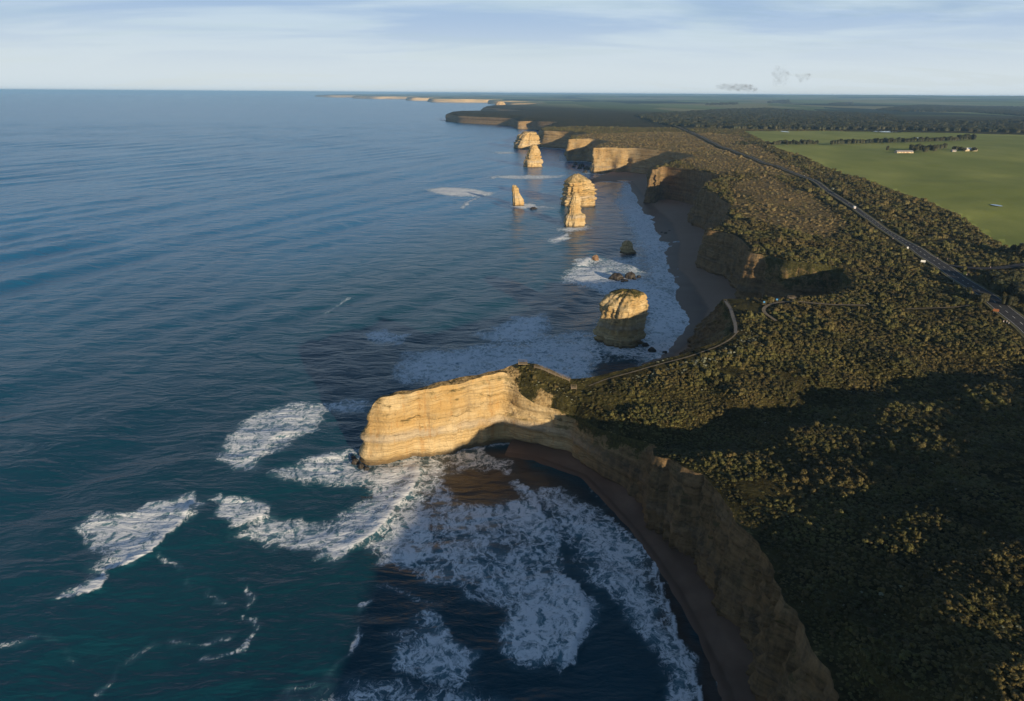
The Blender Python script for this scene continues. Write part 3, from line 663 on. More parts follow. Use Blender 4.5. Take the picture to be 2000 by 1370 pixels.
patch([(480,1040), (520,1005), (580,1010), (650,1020), (660,1060), (600,1068), (530,1056)], .56, 5)
crest([(813,903), (818,928), (803,960), (775,986), (757,1014), (730,1043), (700,1063), (660,1080)], 1.9, 1.9, 1.1, 6.5, -1)
crest([(700,884), (660,893), (610,900)], 1.0, 1.5, .8, 4, -1)
patch([(816,958), (836,1006), (846,1060), (834,1090), (800,1108), (744,1092), (706,1076), (760,1020), (790,980)], .62, 4)
crest([(832,1004), (846,1058), (836,1090), (800,1108)], .6, 1.2, .75, 4, -1)
patch([(824,905), (850,893), (880,930), (905,975), (870,1000), (840,1000), (822,950)], .58, 5)
patch([(850,892), (935,876), (952,893), (992,908), (998,924), (940,914), (880,918)], .50, 4)
crest([(936,876), (955,895), (996,922)], .5, 1.0, .7, 3, -1)
patch([(840,1000), (905,985), (968,988), (1036,968), (1062,1010), (1088,1054), (1040,1058), (960,1040), (880,1050)], .62, 5)
crest([(1018,948), (1040,974), (1062,1010), (1088,1056)], .8, 1.3, .85, 4, -1)
patch([(842,1050), (960,1042), (1060,1060), (1096,1104), (1060,1130), (960,1110), (850,1110), (780,1110)], .50, 6)
patch([(780,1110), (900,1100), (1040,1110), (1120,1128), (1146,1182), (1060,1190), (960,1172), (860,1142)], .56, 6)
patch([(980,1222), (1010,1180), (1080,1140), (1124,1134), (1149,1190), (1138,1230), (1116,1284), (1060,1288), (1012,1264)], .70, 3)
crest([(1100,1126), (1128,1140), (1149,1188), (1138,1230), (1114,1284)], .9, 1.4, .9, 5, -1)
patch([(1040,960), (1100,952), (1182,1006), (1236,1052), (1276,1098), (1300,1178), (1312,1222), (1270,1210), (1200,1150), (1140,1090), (1090,1050)], .58, 6)
patch([(1200,1150), (1280,1130), (1302,1180), (1340,1290), (1372,1372), (1400,1460), (1290,1460), (1310,1330), (1270,1250)], .62, 5)
crest([(1184,1008), (1238,1054), (1277,1100), (1302,1180), (1341,1290), (1374,1372), (1405,1460)], .45, .9, .8, 3, -1)
streak([(1150,945), (1190,985), (1210,1000)], 1.5, .5); streak([(1300,1110), (1345,1180), (1385,1262), (1412,1330), (1430,1380)], 1.4, .62)
patch([(776,1292), (796,1250), (830,1208), (884,1250), (934,1266), (926,1302), (884,1334), (826,1332)], .60, 4)
patch([(700,1330), (820,1350), (900,1320), (960,1370), (900,1420), (640,1420), (560,1370)], .42, 7)
for pl, w, d in [([(314,1082), (330,1102), (362,1112), (384,1142)], 2.0, .42), ([(410,1140), (440,1172)], 1.6, .4), ([(484,1140), (490,1178), (478,1200), (506,1214), (484,1246)], 1.8, .50),
                 ([(290,1262), (340,1250), (390,1256), (440,1242)], 2.4, .42), ([(484,1246), (478,1272), (440,1280), (388,1284)], 2.0, .48), ([(180,1350), (232,1298), (282,1262)], 2.4, .42),
                 ([(714,1178), (700,1230), (690,1282), (640,1330), (560,1350)], 2.0, .42), ([(700,1182), (716,1176)], 1.5, .8), ([(460,1127), (486,1126)], .8, .8), ([(740,1150), (790,1160), (850,1180)], 3, .38), ([(0,1260), (90,1250), (150,1290)], 2, .3)]:
    streak(pl, w, d)
# beyond the spur
patch([(700,652), (740,645), (794,652), (790,668), (730,676)], .55, 6); patch([(940,656), (1000,622), (1066,619), (1058,664), (1000,670)], .74, 7)
patch([(764,738), (800,694), (900,680), (1060,664), (1172,658), (1178,692), (1146,738), (1060,760), (900,760)], .66, 9)
crest([(1066,618), (1062,640), (1054,668)], .5, 1.4, .5, 8, -1)
patch([(1172,650), (1110,645), (1060,660), (1100,690)], .5, 8)
patch([(1105,528), (1150,520), (1250,542), (1305,575), (1338,606), (1342,636), (1318,668), (1290,694), (1258,686), (1262,600), (1170,566), (1110,552)], .74, 9)
patch([(1262,560), (1310,568), (1352,606), (1346,640), (1300,690), (1262,690)], .74, 6)
patch([(1225,358), (1256,364), (1252,402), (1290,438), (1308,478), (1300,530), (1316,566), (1272,560), (1262,500), (1230,440), (1205,398), (1212,372)], .74, 9)
patch([(1130,520), (1200,500), (1262,500), (1270,560), (1200,545)], .48, 12)
patch([(1190,700), (1255,692), (1300,694), (1270,708)], .42, 6)
for pl, w, d in [([(842,373), (880,378), (952,379)], 11, .72), ([(960,347), (1030,347), (1096,345)], 11, .58), ([(968,298), (1006,300)], 10, .5), ([(1030,376), (1070,377)], 6, .42), ([(1000,402), (1030,404), (1080,408)], 7, .55),
                 ([(1062,470), (1090,472)], 4, .5), ([(1120,518), (1142,514)], 4, .6), ([(1100,446), (1140,444)], 6, .55), ([(1130,360), (1200,352)], 8, .3), ([(1005,293), (1050,291)], 10, .4), ([(1022,328), (1062,327)], 9, .45),
                 ([(890,304+0), (900,303)], 5, 0.0), ([(1060,230.5), (1010,231)], 60, .6), ([(868,236), (880,237)], 40, .6), ([(1146,343), (1170,346)], 8, .5)]:
    streak(pl, w, d, 3)
patch([(836,370), (862,366), (900,368), (964,376), (952,383), (900,383), (858,380)], .86, 8); patch([(960,346), (1000,343.5), (1100,343), (1092,348), (1000,350)], .70, 12)
patch([(966,297), (1000,297), (1008,300), (975,301)], .6, 14); patch([(998,400), (1032,398), (1064,405), (1010,409)], .80, 6); patch([(1088,446), (1150,441), (1162,449), (1100,454)], .66, 6); patch([(1070,468), (1110,460), (1116,466), (1080,476)], .7, 5)
patch([(1118,516), (1150,502), (1176,506), (1150,522)], .66, 5); patch([(1160,690), (1172,664), (1260,668), (1264,690), (1215,696)], .58, 5)
for pl, h in [([(958,377), (948,381), (930,389), (918,394), (906,408)], 1.2), ([(1112,458), (1096,467), (1080,472)], 1.6), ([(1162,504), (1150,508), (1136,518)], 1.6), ([(970,344), (962,350)], 1.6), ([(1036,342), (1026,346)], 1.2), ([(686,582), (664,596), (640,612)], .9)]:
    crest(pl, h, 2.4, .95 if h > 1 else .35, 5, -1)
for w_, d_ in ((26, .62), (9, .80)): streak([(1150,352), (1230,358), (1254,402), (1288,440), (1306,480), (1304,525), (1328,562), (1352,600), (1350,636), (1320,676), (1290,702)], w_, d_/.82, 7)
# swash and white water along every cliff foot
near = sd < 2600; dcl = np.full(len(sx), 1e9); dcl[near] = dist_line(bases[cdist < 2600][::3], sx[near], sy[near])
foam = np.maximum(foam, np.where(sy < 320, .30, .5)*np.exp(-(dcl/np.clip(.008*sd, 2.5, 14))**2))
# colour of the water: sand in suspension in the cove, pale shelf water elsewhere
for pl, d, w in [([(860,925), (940,905), (1010,930), (1020,972), (960,985), (890,975)], .95, 7), ([(930,880), (1000,882), (1060,930), (1120,945), (1090,970), (1030,955), (990,915)], .85, 6), ([(1040,960), (1120,945), (1200,1000), (1160,1010), (1090,1000)], .55, 8),
                 ([(820,900), (940,878), (960,930), (900,1010), (840,990)], .5, 9), ([(1180,346), (1240,356), (1222,395), (1195,385), (1170,360)], .6, 12), ([(1200,1000), (1290,1090), (1345,1190), (1400,1300), (1440,1380), (1400,1390), (1350,1280), (1300,1180), (1240,1080)], .75, 4)]:
    patch(pl, d, w, turb, 5)
patch([(560,560), (1180,340), (1260,360), (1310,520), (1350,620), (1300,700), (1160,740), (700,800), (560,900), (200,1180), (0,1400), (1350,1400), (1180,960), (700,960), (560,800)], .55, 45, shal, 10)
shal = np.maximum(shal, foam*.5)
sz = sz*(1-.75*sm(foam, .3, .8)) * np.where(dcl < 60, sm(dcl, 0, 60)*.8+.2, 1) + lift*(0.85+.5*vnoise(sx/3, sy/3, 91)) + foam*.35*fbm(sx/4, sy/4, 95, 2)*(sd < 900)
nC = len(tt); q = (np.arange(len(ys)-1)[:, None]*nC+np.arange(nC-1)[None]).ravel()
sea_me = mesh_np('sea', np.column_stack([sx, sy, sz]), np.stack([q, q+1, q+nC+1, q+nC], 1), (M['sea'],), True, {'foam': foam, 'shallow': shal, 'turbid': turb, 'crest': crs, 'deep': sm(sy-.55*sx, 300, 1300)})
tag(link('sea', sea_me), kind='structure')

# ------------------------------------------------------------------ sea stacks and boulders
def lz(x, y): return float(land_z(np.array([x]), np.array([y]))[0])
def rock_stack(label, px, py, wpx, top_py, prof, seed, depth=.8, rot=.5, ex=3.0, green=.35, group=None, nub=0.0):
    f = ground(px, py); dist = float(np.hypot(*f)); dep = np.linalg.norm(CRn.T @ np.array([f[0], f[1], -CAM_H]) * np.array([0, 0, 1]))
    hw = wpx/F_REF*dep/2; dd = hw*depth
    cx, cy = f[0]*(1+dd/dist), f[1]+dd
    # height read at the middle of the stack
    k = ground(px, top_py, 0.0); ray = np.array([k[0], k[1], -CAM_H]); h = CAM_H + ray[2]*(cy/ray[1])
    na, nl = 96, 72; th = np.linspace(0, 2*math.pi, na, endpoint=False)
    ph = np.array([p[0] for p in prof]); pl = np.array([p[1] for p in prof]); pr = np.array([p[2] for p in prof])
    c, s = np.cos(th-rot), np.sin(th-rot)
    rad = (np.abs(c)**ex + np.abs(s)**ex)**(-1/ex)
    rad = rad/np.abs(rad*np.cos(th)).max()
    vs, vg = [], []
    lv = np.concatenate([np.linspace(-.04, .93, nl-6), 1-.07*np.cos(np.linspace(0.35, math.pi/2, 6))**2])
    k_ = hw/16.0
    for j, t in enumerate(lv):
        z = h*t; tt_ = np.clip(t, 0, 1)
        L, Rr = np.interp(tt_, ph, pl), np.interp(tt_, ph, pr)
        mid, half = (Rr-L)/2, (Rr+L)/2
        zz = z + 1.5*np.sin(th*1+seed) + .8*np.sin(th*2)
        lg = vnoise(zz*.36, th*0+seed*3.3, 200+seed); led = np.tanh(lg*9)*.075 + vnoise(zz*1.2, th*0+seed, 210+seed)*.09 + vnoise(zz*2.6, th*0+seed, 215+seed)*.04
        nz_ = fbm(np.cos(th)*2.2+seed*7, np.sin(th)*2.2+z*.012, 220+seed, 4)*.30 + fbm(th*5, z*.22+seed, 230+seed, 3)*.05
        # the ring closes where the noise wraps
        wrap = fbm(np.cos(th)*6+seed, np.sin(th)*6+z*.16, 240+seed, 4)*.16 + (.2-np.abs(fbm(np.cos(th)*4+seed*2, np.sin(th)*4+z*.02, 245+seed, 3)))*.22
        m = half*(1+(led+nz_*.6+wrap)*(1 if t < .93 else .6)) if half > 0 else half
        under = -.06*np.exp(-((z-1.5)/2.2)**2)
        cap = 1.0 if j < nl-6 else math.sqrt(max(0.0, 1-((j-(nl-6))/6.0)**2))
        r_ = rad*(m+under)*cap
        x = hw*(mid + r_*np.cos(th)); y = dd*r_*np.sin(th)*1.0
        vs.append(np.column_stack([x, y, np.full(na, z) + h*.035*fbm(np.cos(th)*3+seed, np.sin(th)*3, 250+seed, 2)*tt_]))
        vg.append(np.full(na, green*sm(t, .86, 1.0)*1.4 + .10*sm(t, .6, .9)))
    v = np.vstack(vs); n = len(lv)
    q = (np.arange(n-1)[:, None]*na+np.arange(na)[None]).ravel(); q2 = (np.arange(n-1)[:, None]*na+(np.arange(na)[None]+1) % na).ravel()
    faces = np.stack([q, q2, q2+na, q+na], 1)
    v = np.vstack([v, [[np.mean(vs[-1][:, 0]), np.mean(vs[-1][:, 1]), vs[-1][:, 2].mean()+.02]]])
    a = np.arange(na); tri = np.stack([(n-1)*na+a, (n-1)*na+(a+1) % na, np.full(na, len(v)-1)], 1)
    me = mesh_np('rock_stack', v, [faces, tri], (M['cliff'],), True, {'veg': np.append(np.concatenate(vg), green*1.4), 'dark': np.zeros(len(v))})
    return tag(link('rock_stack', me, None, (cx, cy, 0)), label, 'sea stack', group)
rock_stack('broad blocky limestone stack with a scrubby crown standing beside the spur', 1212, 682, 90, 567, [(0,1,1), (.2,1.0,1.0), (.42,.97,.97), (.5,.93,.94), (.72,.88,.98), (.86,.72,.97), (.94,.52,.88), (1,.2,.6)], 1, .95, .62, 4.2, .42)
rock_stack('small dark domed rock stack alone in the shallows off the beach', 1226, 496, 28, 470, [(0,1,1.05), (.3,.95,.72), (.7,.82,.45), (.9,.6,.25), (1,.3,.05)], 2, .8, .3, 2.4, .1)
rock_stack('slender two tiered limestone pillar in front of the wide domed stack', 1122, 445, 41, 376, [(0,1,1), (.3,.86,.95), (.36,.76,.90), (.42,.66,.66), (.6,.62,.56), (.85,.42,.50), (1,.25,.2)], 3, .75, .4, 2.8, .0)
rock_stack('wide domed limestone stack behind the slender two tiered pillar', 1127, 405, 62, 340, [(0,1,1), (.3,.97,1), (.55,.93,1.0), (.75,.8,.78), (.9,.58,.42), (1,.3,.1)], 4, .8, .3, 3.0, .12)
rock_stack('thin jagged limestone needle stepping down to the water', 1013, 403, 24, 362, [(0,1,1), (.25,1.05,.9), (.42,1.05,.52), (.6,1.05,.15), (.87,1.12,-.1), (1,1.05,-.5)], 5, .7, .2, 2.6, .0)
rock_stack('pointed pyramid shaped limestone stack in front of a flat topped one', 1040, 328, 38, 283, [(0,1,1), (.45,.68,.86), (.75,.42,.62), (1,.18,.4)], 6, .8, .4, 2.8, .0)
rock_stack('flat topped layered limestone stack behind the pointed pyramid stack', 1029, 292, 46, 257.5, [(0,1,1), (.3,.92,1), (.55,.78,1), (.75,.62,.88), (1,.32,.72)], 7, .8, .3, 3.2, .2)
rock_stack('tiny pale limestone stack off the distant dark headland', 977, 209.5, 22, 198, [(0,1,1), (.5,.8,.85), (.85,.6,.6), (1,.3,.3)], 8, .8, .3, 3.0, .0)
def boulder(label, px, py, wpx, hpx, seed, group=None):
    f = ground(px, py); dep = np.linalg.norm(np.array([f[0], f[1], CAM_H])); w, h = wpx/F_REF*dep, hpx/F_REF*dep*.95
    na, nl = 20, 9; th = np.linspace(0, 2*math.pi, na, endpoint=False); vs = []
    for j in range(nl):
        t = -.25+1.2*j/(nl-1); c = math.sqrt(max(0.02, 1-max(t, 0)**2.6))
        r = c*(1+.55*fbm(np.cos(th)*1.4+seed*5, np.sin(th)*1.4+t*1.3, 300+seed, 3))
        vs.append(np.column_stack([w/2*r*np.cos(th), w*.38*r*np.sin(th), np.full(na, h*t)+h*.30*fbm(np.cos(th)*1.2+seed, np.sin(th)*1.2, 310+seed, 2)*max(t, 0)]))
    v = np.vstack(vs+[np.array([[vs[-1][:, 0].mean(), vs[-1][:, 1].mean(), vs[-1][:, 2].mean()+.05*h]])])
    q = (np.arange(nl-1)[:, None]*na+np.arange(na)[None]).ravel(); q2 = (np.arange(nl-1)[:, None]*na+(np.arange(na)[None]+1) % na).ravel(); a = np.arange(na)
    me = mesh_np('boulder', v, [np.stack([q, q2, q2+na, q+na], 1), np.stack([(nl-1)*na+a, (nl-1)*na+(a+1) % na, np.full(na, len(v)-1)], 1)], (M['darkrock'],), False)
    return tag(link('boulder', me, None, (f[0], f[1]+w*.2, 0)), label, 'boulder', group)
M['darkrock'] = simple('wet_dark_rock', (0.026, 0.021, 0.017), .6, .45, .35, 0, .4); M['redrock'] = simple('brown_rock', (0.20, 0.12, 0.07), .8, .35, .35)
GB = 'rocks awash off the beach'
boulder('largest dark rock awash beyond the broad blocky stack', 1204, 547, 26, 13, 1, GB); boulder('second dark rock awash beside the largest one', 1231, 544, 18, 12, 2, GB)
for i, (x, y, w, h) in enumerate([(1222,550,10,4), (1248,542,9,4), (1240,546,6,3), (1216,551,7,3)]): boulder('little dark rock among the bigger ones awash off the beach', x, y, w, h, 3+i, 'little rocks awash')
boulder('dark boulder just off the foot of the broad blocky stack', 1261, 677, 12, 7, 8, GB); boulder('larger dark boulder in the wash between broad stack and beach', 1273, 688, 15, 9, 9, GB)
boulder('small flat rock at the water edge beneath the knoll', 1299, 690, 9, 4, 10, GB)
b_ = boulder('reddish brown rock with a wave breaking against it', 1163, 508, 15, 9, 11, GB); b_.data.materials[0] = M['redrock']
boulder('low dark rock in the foam beside the thin needle', 1042, 409, 13, 4, 12, GB)
for i, (x, y, w, h) in enumerate([(1124,322,10,5), (1136,326,12,6), (1147,332,13,7), (1132,330,8,4), (1120,327,7,3), (1143,338,9,5)]): boulder('fallen boulder at the foot of the far sunlit cliff', x, y, w, h, 20+i, 'fallen boulders under the far cliff')
for i, (x, y, w, h) in enumerate([(1300,457,6,3), (1308,452,5,2), (1292,455,5,2)]): boulder('small fallen boulder on the sand of the long beach', x, y, w, h, 30+i, 'boulders on the beach')
for i, (x, y, w, h) in enumerate([(694,906,14,9), (704,914,12,8), (716,918,10,5), (690,897,9,6)]): boulder('wave washed boulder at the nose of the sunlit spur', x, y, w, h, 40+i, 'boulders at the spur nose')

# ------------------------------------------------------------------ roads and tracks
def drape(pts_px, z_guess=42.0, step=4.0):
    p = []
    for a in pts_px:
        z = z_guess
        for _ in range(6):
            q = ground(a[0], a[1], z); z = lz(*q)
        p.append(ground(a[0], a[1], z))
    p = np.array(p); s = np.concatenate([[0], np.cumsum(np.linalg.norm(np.diff(p, axis=0), axis=1))])
    n = max(4, int(s[-1]/step)); q = np.linspace(0, s[-1], n)
    r = np.column_stack([np.interp(q, s, p[:, 0]), np.interp(q, s, p[:, 1])])
    k = max(1, int(30/step)); r = smooth(r, 1, k)
    return r
def ribbon(name, line, width, mat, lift, parent=None, off=0.0, ext_z=None):
    t = np.gradient(line, axis=0); t /= np.linalg.norm(t, axis=1)[:, None]; n_ = np.stack([t[:, 1], -t[:, 0]], 1)
    w = np.broadcast_to(np.asarray(width, float), (len(line),)); cols = []
    zc = smooth(land_z(line[:, 0], line[:, 1]), 1, 3) + lift + .0008*np.hypot(line[:, 0], line[:, 1])
    for e in (-.5, .5):
        p = line + n_*(off+w*e)[:, None]; cols.append(np.column_stack([p, zc]))
    v = np.vstack(cols); n = len(line); a = np.arange(n-1)
    me = mesh_np(name, v, np.stack([a, a+n, a+n+1, a+1], 1), (mat,), True)
    return link(name, me, parent), n_, zc
ROAD = drape([(2170,800), (2060,703), (2012,648), (1966,612), (1906,566), (1852,529), (1801,497), (1766,474), (1711,439), (1677,414), (1639,388), (1606,366), (1574,348), (1521,327), (1468,309), (1403,286), (1369,268), (1327,250), (1289,238)], 42, 5.0)
rw = 6.6 + 5.2*sm(ROAD[:, 1], 330, 420)*(1-sm(ROAD[:, 1], 560, 680))
vg_, _, _ = ribbon('road_verge', ROAD, rw+3.6, M['verge'], .25); tag(vg_, kind='structure')
road, RN, RZ = ribbon('road', ROAD, rw, M['asphalt'], .33); tag(road, kind='structure')
for e in (-.5, .5):
    ribbon('edge_line', ROAD, .20, M['paint'], .345, road, e*(rw-1.3))
sel_ = np.where((ROAD[:, 1] > 300) & (ROAD[:, 1] < 760))[0]
dm = None
for i in sel_[::2]:
    a = ROAD[i]; t_ = ROAD[i+1]-ROAD[i]; t_ = t_/np.linalg.norm(t_); n2 = np.array([t_[1], -t_[0]])
    b = MB(); L_, W_ = 3.6, .34
    c4 = [a-n2*W_/2, a+n2*W_/2, a+n2*W_/2+t_*L_, a-n2*W_/2+t_*L_]; zz_ = RZ[i]+.02; z2_ = RZ[i]+(RZ[i+1]-RZ[i])*L_/5+.02
    b.quad([(*c4[0], zz_), (*c4[1], zz_), (*c4[2], z2_), (*c4[3], z2_)]).build('lane_dash', M['paint'], road)
SIDE = drape([(1846,519), (1870,523), (1910,527), (1950,526), (1985,521), (2040,512), (2150,498)], 41, 4.0)
so_, _, _ = ribbon('side_road', SIDE, 7.0, M['asphalt'], .30); tag(so_, kind='structure')
LOOP = drape([(1690,598.5), (1640,598), (1605,596), (1575,592.5), (1545,590), (1520,592), (1500,597), (1489,604), (1490,612), (1502,620), (1516,629)], 40, 2.0)
EDGEP = drape([(1150,748), (1200,738), (1250,725), (1300,710), (1345,699), (1392,682), (1428,665), (1442,648)], 38, 2.0)
KNOB = drape([(1416,590), (1426,604), (1430,618), (1437,640), (1436,652)], 40, 1.5)
lo_, _, _ = ribbon('walking_track', LOOP, 2.2, M['gravel'], .35); tag(lo_, kind='structure')
ep_, _, _ = ribbon('walking_track', EDGEP, .9, M['gravel'], .22); tag(ep_, kind='structure')
ACC = drape([(1895,598), (1860,603), (1820,604), (1770,605)], 40, 3.0)
ac_, _, _ = ribbon('walking_track', ACC, 1.3, M['gravel'], .3); tag(ac_, kind='structure')

def walkway(name, label, line, width, rail_h=1.15, z_off=.5, mat='timber', every=2):
    """raised boardwalk: deck boards, posts and two rails each side"""
    z = smooth(land_z(line[:, 0], line[:, 1]), 1, 4)+z_off
    root = link(name, None, None, (line[0, 0], line[0, 1], z[0]-z_off)); o = np.array([line[0, 0], line[0, 1], z[0]-z_off])
    t = np.gradient(line, axis=0); t /= np.linalg.norm(t, axis=1)[:, None]; n_ = np.stack([t[:, 1], -t[:, 0]], 1)
    P3 = np.column_stack([line, z])-o
    d = MB()
    for i in range(len(line)-1): d.beam(P3[i], P3[i+1]+(P3[i+1]-P3[i])*.05, width, .14)
    d.build('deck', M[mat], root)
    for s_ in (-1, 1):
        e = P3 + np.column_stack([n_*s_*width*.48, np.zeros(len(line))])
        for hh, nm in ((rail_h, 'top_rail'), (rail_h*.5, 'mid_rail')):
            r = MB()
            for i in range(len(line)-1): r.beam(e[i]+(0, 0, hh), e[i+1]+(0, 0, hh), .08, .08)
            r.build(nm, M[mat], root)
        for i in range(0, len(line), every):
            MB().box((e[i][0], e[i][1], e[i][2]+rail_h/2-.5), (.10, .10, rail_h+1.0)).build('post', M[mat], root)
    return tag(root, label, 'boardwalk')
SP = drape([(1113,745), (1098,739), (1080,731), (1062,724), (1044,718.5)], 38, 1.6)
walkway('boardwalk', 'timber boardwalk with railings along the crest of the spur', SP, 1.7)
walkway('boardwalk', 'railed viewing walkway along the edge of the shaded knoll', KNOB, 1.7, mat='greywood', every=3)
def platform(label, px, py, z, sx_, sy_):
    p = ground(px, py, z); g_ = lz(*p); root = link('lookout_platform', None, None, (p[0], p[1], g_-.3))
    MB().box((0, 0, .7), (sx_, sy_, .25)).build('deck', M['timber'], root)
    for x in (-.48, .48):
        for y in (-.48, .48): MB().box((x*sx_, y*sy_, .9), (.12, .12, 2.4)).build('post', M['timber'], root)
    for y in (-.48, .48):
        for h in (1.3, 1.9): MB().box((0, y*sy_, h), (sx_, .07, .08)).build('railing', M['timber'], root)
    for x in (-.48, .48):
        for h in (1.35, 1.95): MB().box((x*sx_, 0, h), (.07, sy_*.94, .08)).build('railing', M['timber'], root)
    return tag(root, label, 'lookout')
platform('timber lookout platform on the highest point of the spur', 1021, 711, 41, 4.6, 3.2)
platform('small timber landing where the spur boardwalk meets the scrub', 1121, 748, 36.5, 2.8, 2.2)
platform('pale timber lookout deck beside the looping walking track', 1546, 584.5, 40, 4.6, 3.0)

# ------------------------------------------------------------------ scrub: individuals nearest the camera, the rest as ground cover
def leaf_mesh(name, nleaf, mat, seed, height=.78, lobes=6, leaf=.17, core=True):
    r = np.random.default_rng(seed)
    ang = r.uniform(0, 2*math.pi, lobes); lr = r.uniform(.25, .62, lobes)
    c = np.column_stack([np.cos(ang)*lr, np.sin(ang)*lr, r.uniform(.28, .62, lobes)*height]); c[0] = (0, 0, .55*height)
    rd = r.uniform(.16, .50, lobes)
    k = r.integers(0, lobes, nleaf); d = r.normal(size=(nleaf, 3)); d[:, 2] = np.abs(d[:, 2])*.9-.25; d /= np.linalg.norm(d, axis=1)[:, None]
    p = c[k] + d*(rd[k]*r.uniform(.78, 1.05, nleaf))[:, None]*np.array([1, 1, .85]); p[:, 2] = np.maximum(p[:, 2], .03)
    nrm_ = d*.9 + r.normal(size=(nleaf, 3))*.5; nrm_ /= np.linalg.norm(nrm_, axis=1)[:, None]
    u = np.cross(nrm_, r.normal(size=(nleaf, 3))); u /= np.linalg.norm(u, axis=1)[:, None]; w = np.cross(nrm_, u)
    s = (leaf*r.uniform(.6, 1.3, nleaf))[:, None]
    v = np.stack([p-u*s*.5, p+w*s*.32, p+u*s*.6, p-w*s*.32], 1).reshape(-1, 3)
    f = [np.arange(nleaf*4).reshape(-1, 4)]
    if core:
        na, nl = 10, 5; th = np.linspace(0, 2*math.pi, na, endpoint=False); cv = []
        for i in range(lobes):
            for j in range(nl):
                a = j/(nl-1)*math.pi/2*1.0; cv.append(np.column_stack([c[i, 0]+rd[i]*.8*np.cos(a)*np.cos(th), c[i, 1]+rd[i]*.8*np.cos(a)*np.sin(th), np.full(na, c[i, 2]*(.1+.9*min(1, j/1.0)) + rd[i]*.68*np.sin(a)*(j > 0))]))
        b0 = len(v); v = np.vstack([v]+cv); q = []
        for i in range(lobes):
            for j in range(nl-1):
                a0 = b0+(i*nl+j)*na
                for t in range(na): q.append((a0+t, a0+(t+1) % na, a0+na+(t+1) % na, a0+na+t))
        f.append(np.array(q))
    return mesh_np(name, v, f, (mat,), False)
CROWN = [leaf_mesh('crown', 300, M['leaf'], 50+i, .75+.12*i, 7+i, .22) for i in range(4)]
stem_b = MB()
for a in range(4): stem_b.cyl((0, 0, -.15), (.28*math.cos(a*1.6), .28*math.sin(a*1.6), .40), .05, .025, 5)
stem_src = stem_b.build('stem', M['stem']); STEM = stem_src.data; bpy.data.objects.remove(stem_src)

st_all = lambda r: np.clip(.0052*r, 1.4, 4.2)
pts_s = []
r_ = 80.0
while r_ < 2700:
    s = float(st_all(r_)); n = int(1.35*r_/s); a = -0.12 + np.arange(n)*s/r_ + rng.uniform(-.45, .45, n)*s/r_
    pts_s.append(np.column_stack([r_*np.sin(a), r_*np.cos(a)]) + rng.uniform(-.42, .42, (n, 2))*s); r_ += s*.92
P_s = np.vstack(pts_s)
ok = inside(poly, P_s[:, 0], P_s[:, 1]); P_s = P_s[ok]
dE = dist_line(EDGE[cdist < 3500][::2, :2], P_s[:, 0], P_s[:, 1])
dR = dist_line(ROAD, P_s[:, 0], P_s[:, 1]); dS = dist_line(SIDE, P_s[:, 0], P_s[:, 1]); dT = np.minimum.reduce([dist_line(l, P_s[:, 0], P_s[:, 1]) for l in (LOOP, EDGEP, KNOB, SP, ACC)])
dist_s = np.hypot(P_s[:, 0], P_s[:, 1])
fld = inside(FIELD, P_s[:, 0], P_s[:, 1])
spur_area = (P_s[:, 0] < ground(1003, 750, 37)[0]) & (P_s[:, 1] < 340)
out_oc = ((P_s[:, 0]-oc[0])/8)**2 + ((P_s[:, 1]-oc[1])/4.5)**2 > 1
hth = np.maximum(inside(HEATH1, P_s[:, 0], P_s[:, 1]), inside(HEATH2, P_s[:, 0], P_s[:, 1]))
cover = fbm(P_s[:, 0]/30, P_s[:, 1]/30, 401, 3)
keep = (dE > .9+.002*dist_s) & (dR > 7.4+.0035*dist_s) & (dS > 6) & (dT > 3.2) & ~fld & ~spur_area & out_oc & (cover > -.26-.35*rng.random(len(P_s))) & ~(hth & (rng.random(len(P_s)) < .55))
P_s, dE, dist_s, hth, cover = P_s[keep], dE[keep], dist_s[keep], hth[keep], cover[keep]
big_s = fbm(P_s[:, 0]/55, P_s[:, 1]/55, 411, 2)
stp = st_all(dist_s); tall = rng.random(len(P_s)) < .10+.10*sm(big_s, 0, .4)
rad_s = stp*(.42+.50*rng.random(len(P_s))**1.5+.22*sm(big_s, -.1, .4))*np.where(tall, 1.25, 1.0)*np.where(dE < 5, .7, 1.0)
rad_s = rad_s*np.where(hth, .75, 1.0)
hgt = rad_s*(.42+.55*rng.random(len(P_s))**1.6)*np.where(tall, 1.5, 1.0)*np.where(hth, .8, 1.0)
gz_s = land_z(P_s[:, 0], P_s[:, 1])-.12
rot_s = rng.uniform(0, 2*math.pi, len(P_s))
pale = ((dist_line(EDGEP, P_s[:, 0], P_s[:, 1]) < 12) & (rng.random(len(P_s)) < .42) & (P_s[:, 0] > ground(1230, 720, 38)[0])) | ((np.hypot(P_s[:, 0]-ground(1085, 752, 36)[0], P_s[:, 1]-ground(1085, 752, 36)[1]) < 13) & (rng.random(len(P_s)) < .35)) | (rng.random(len(P_s)) < .012)
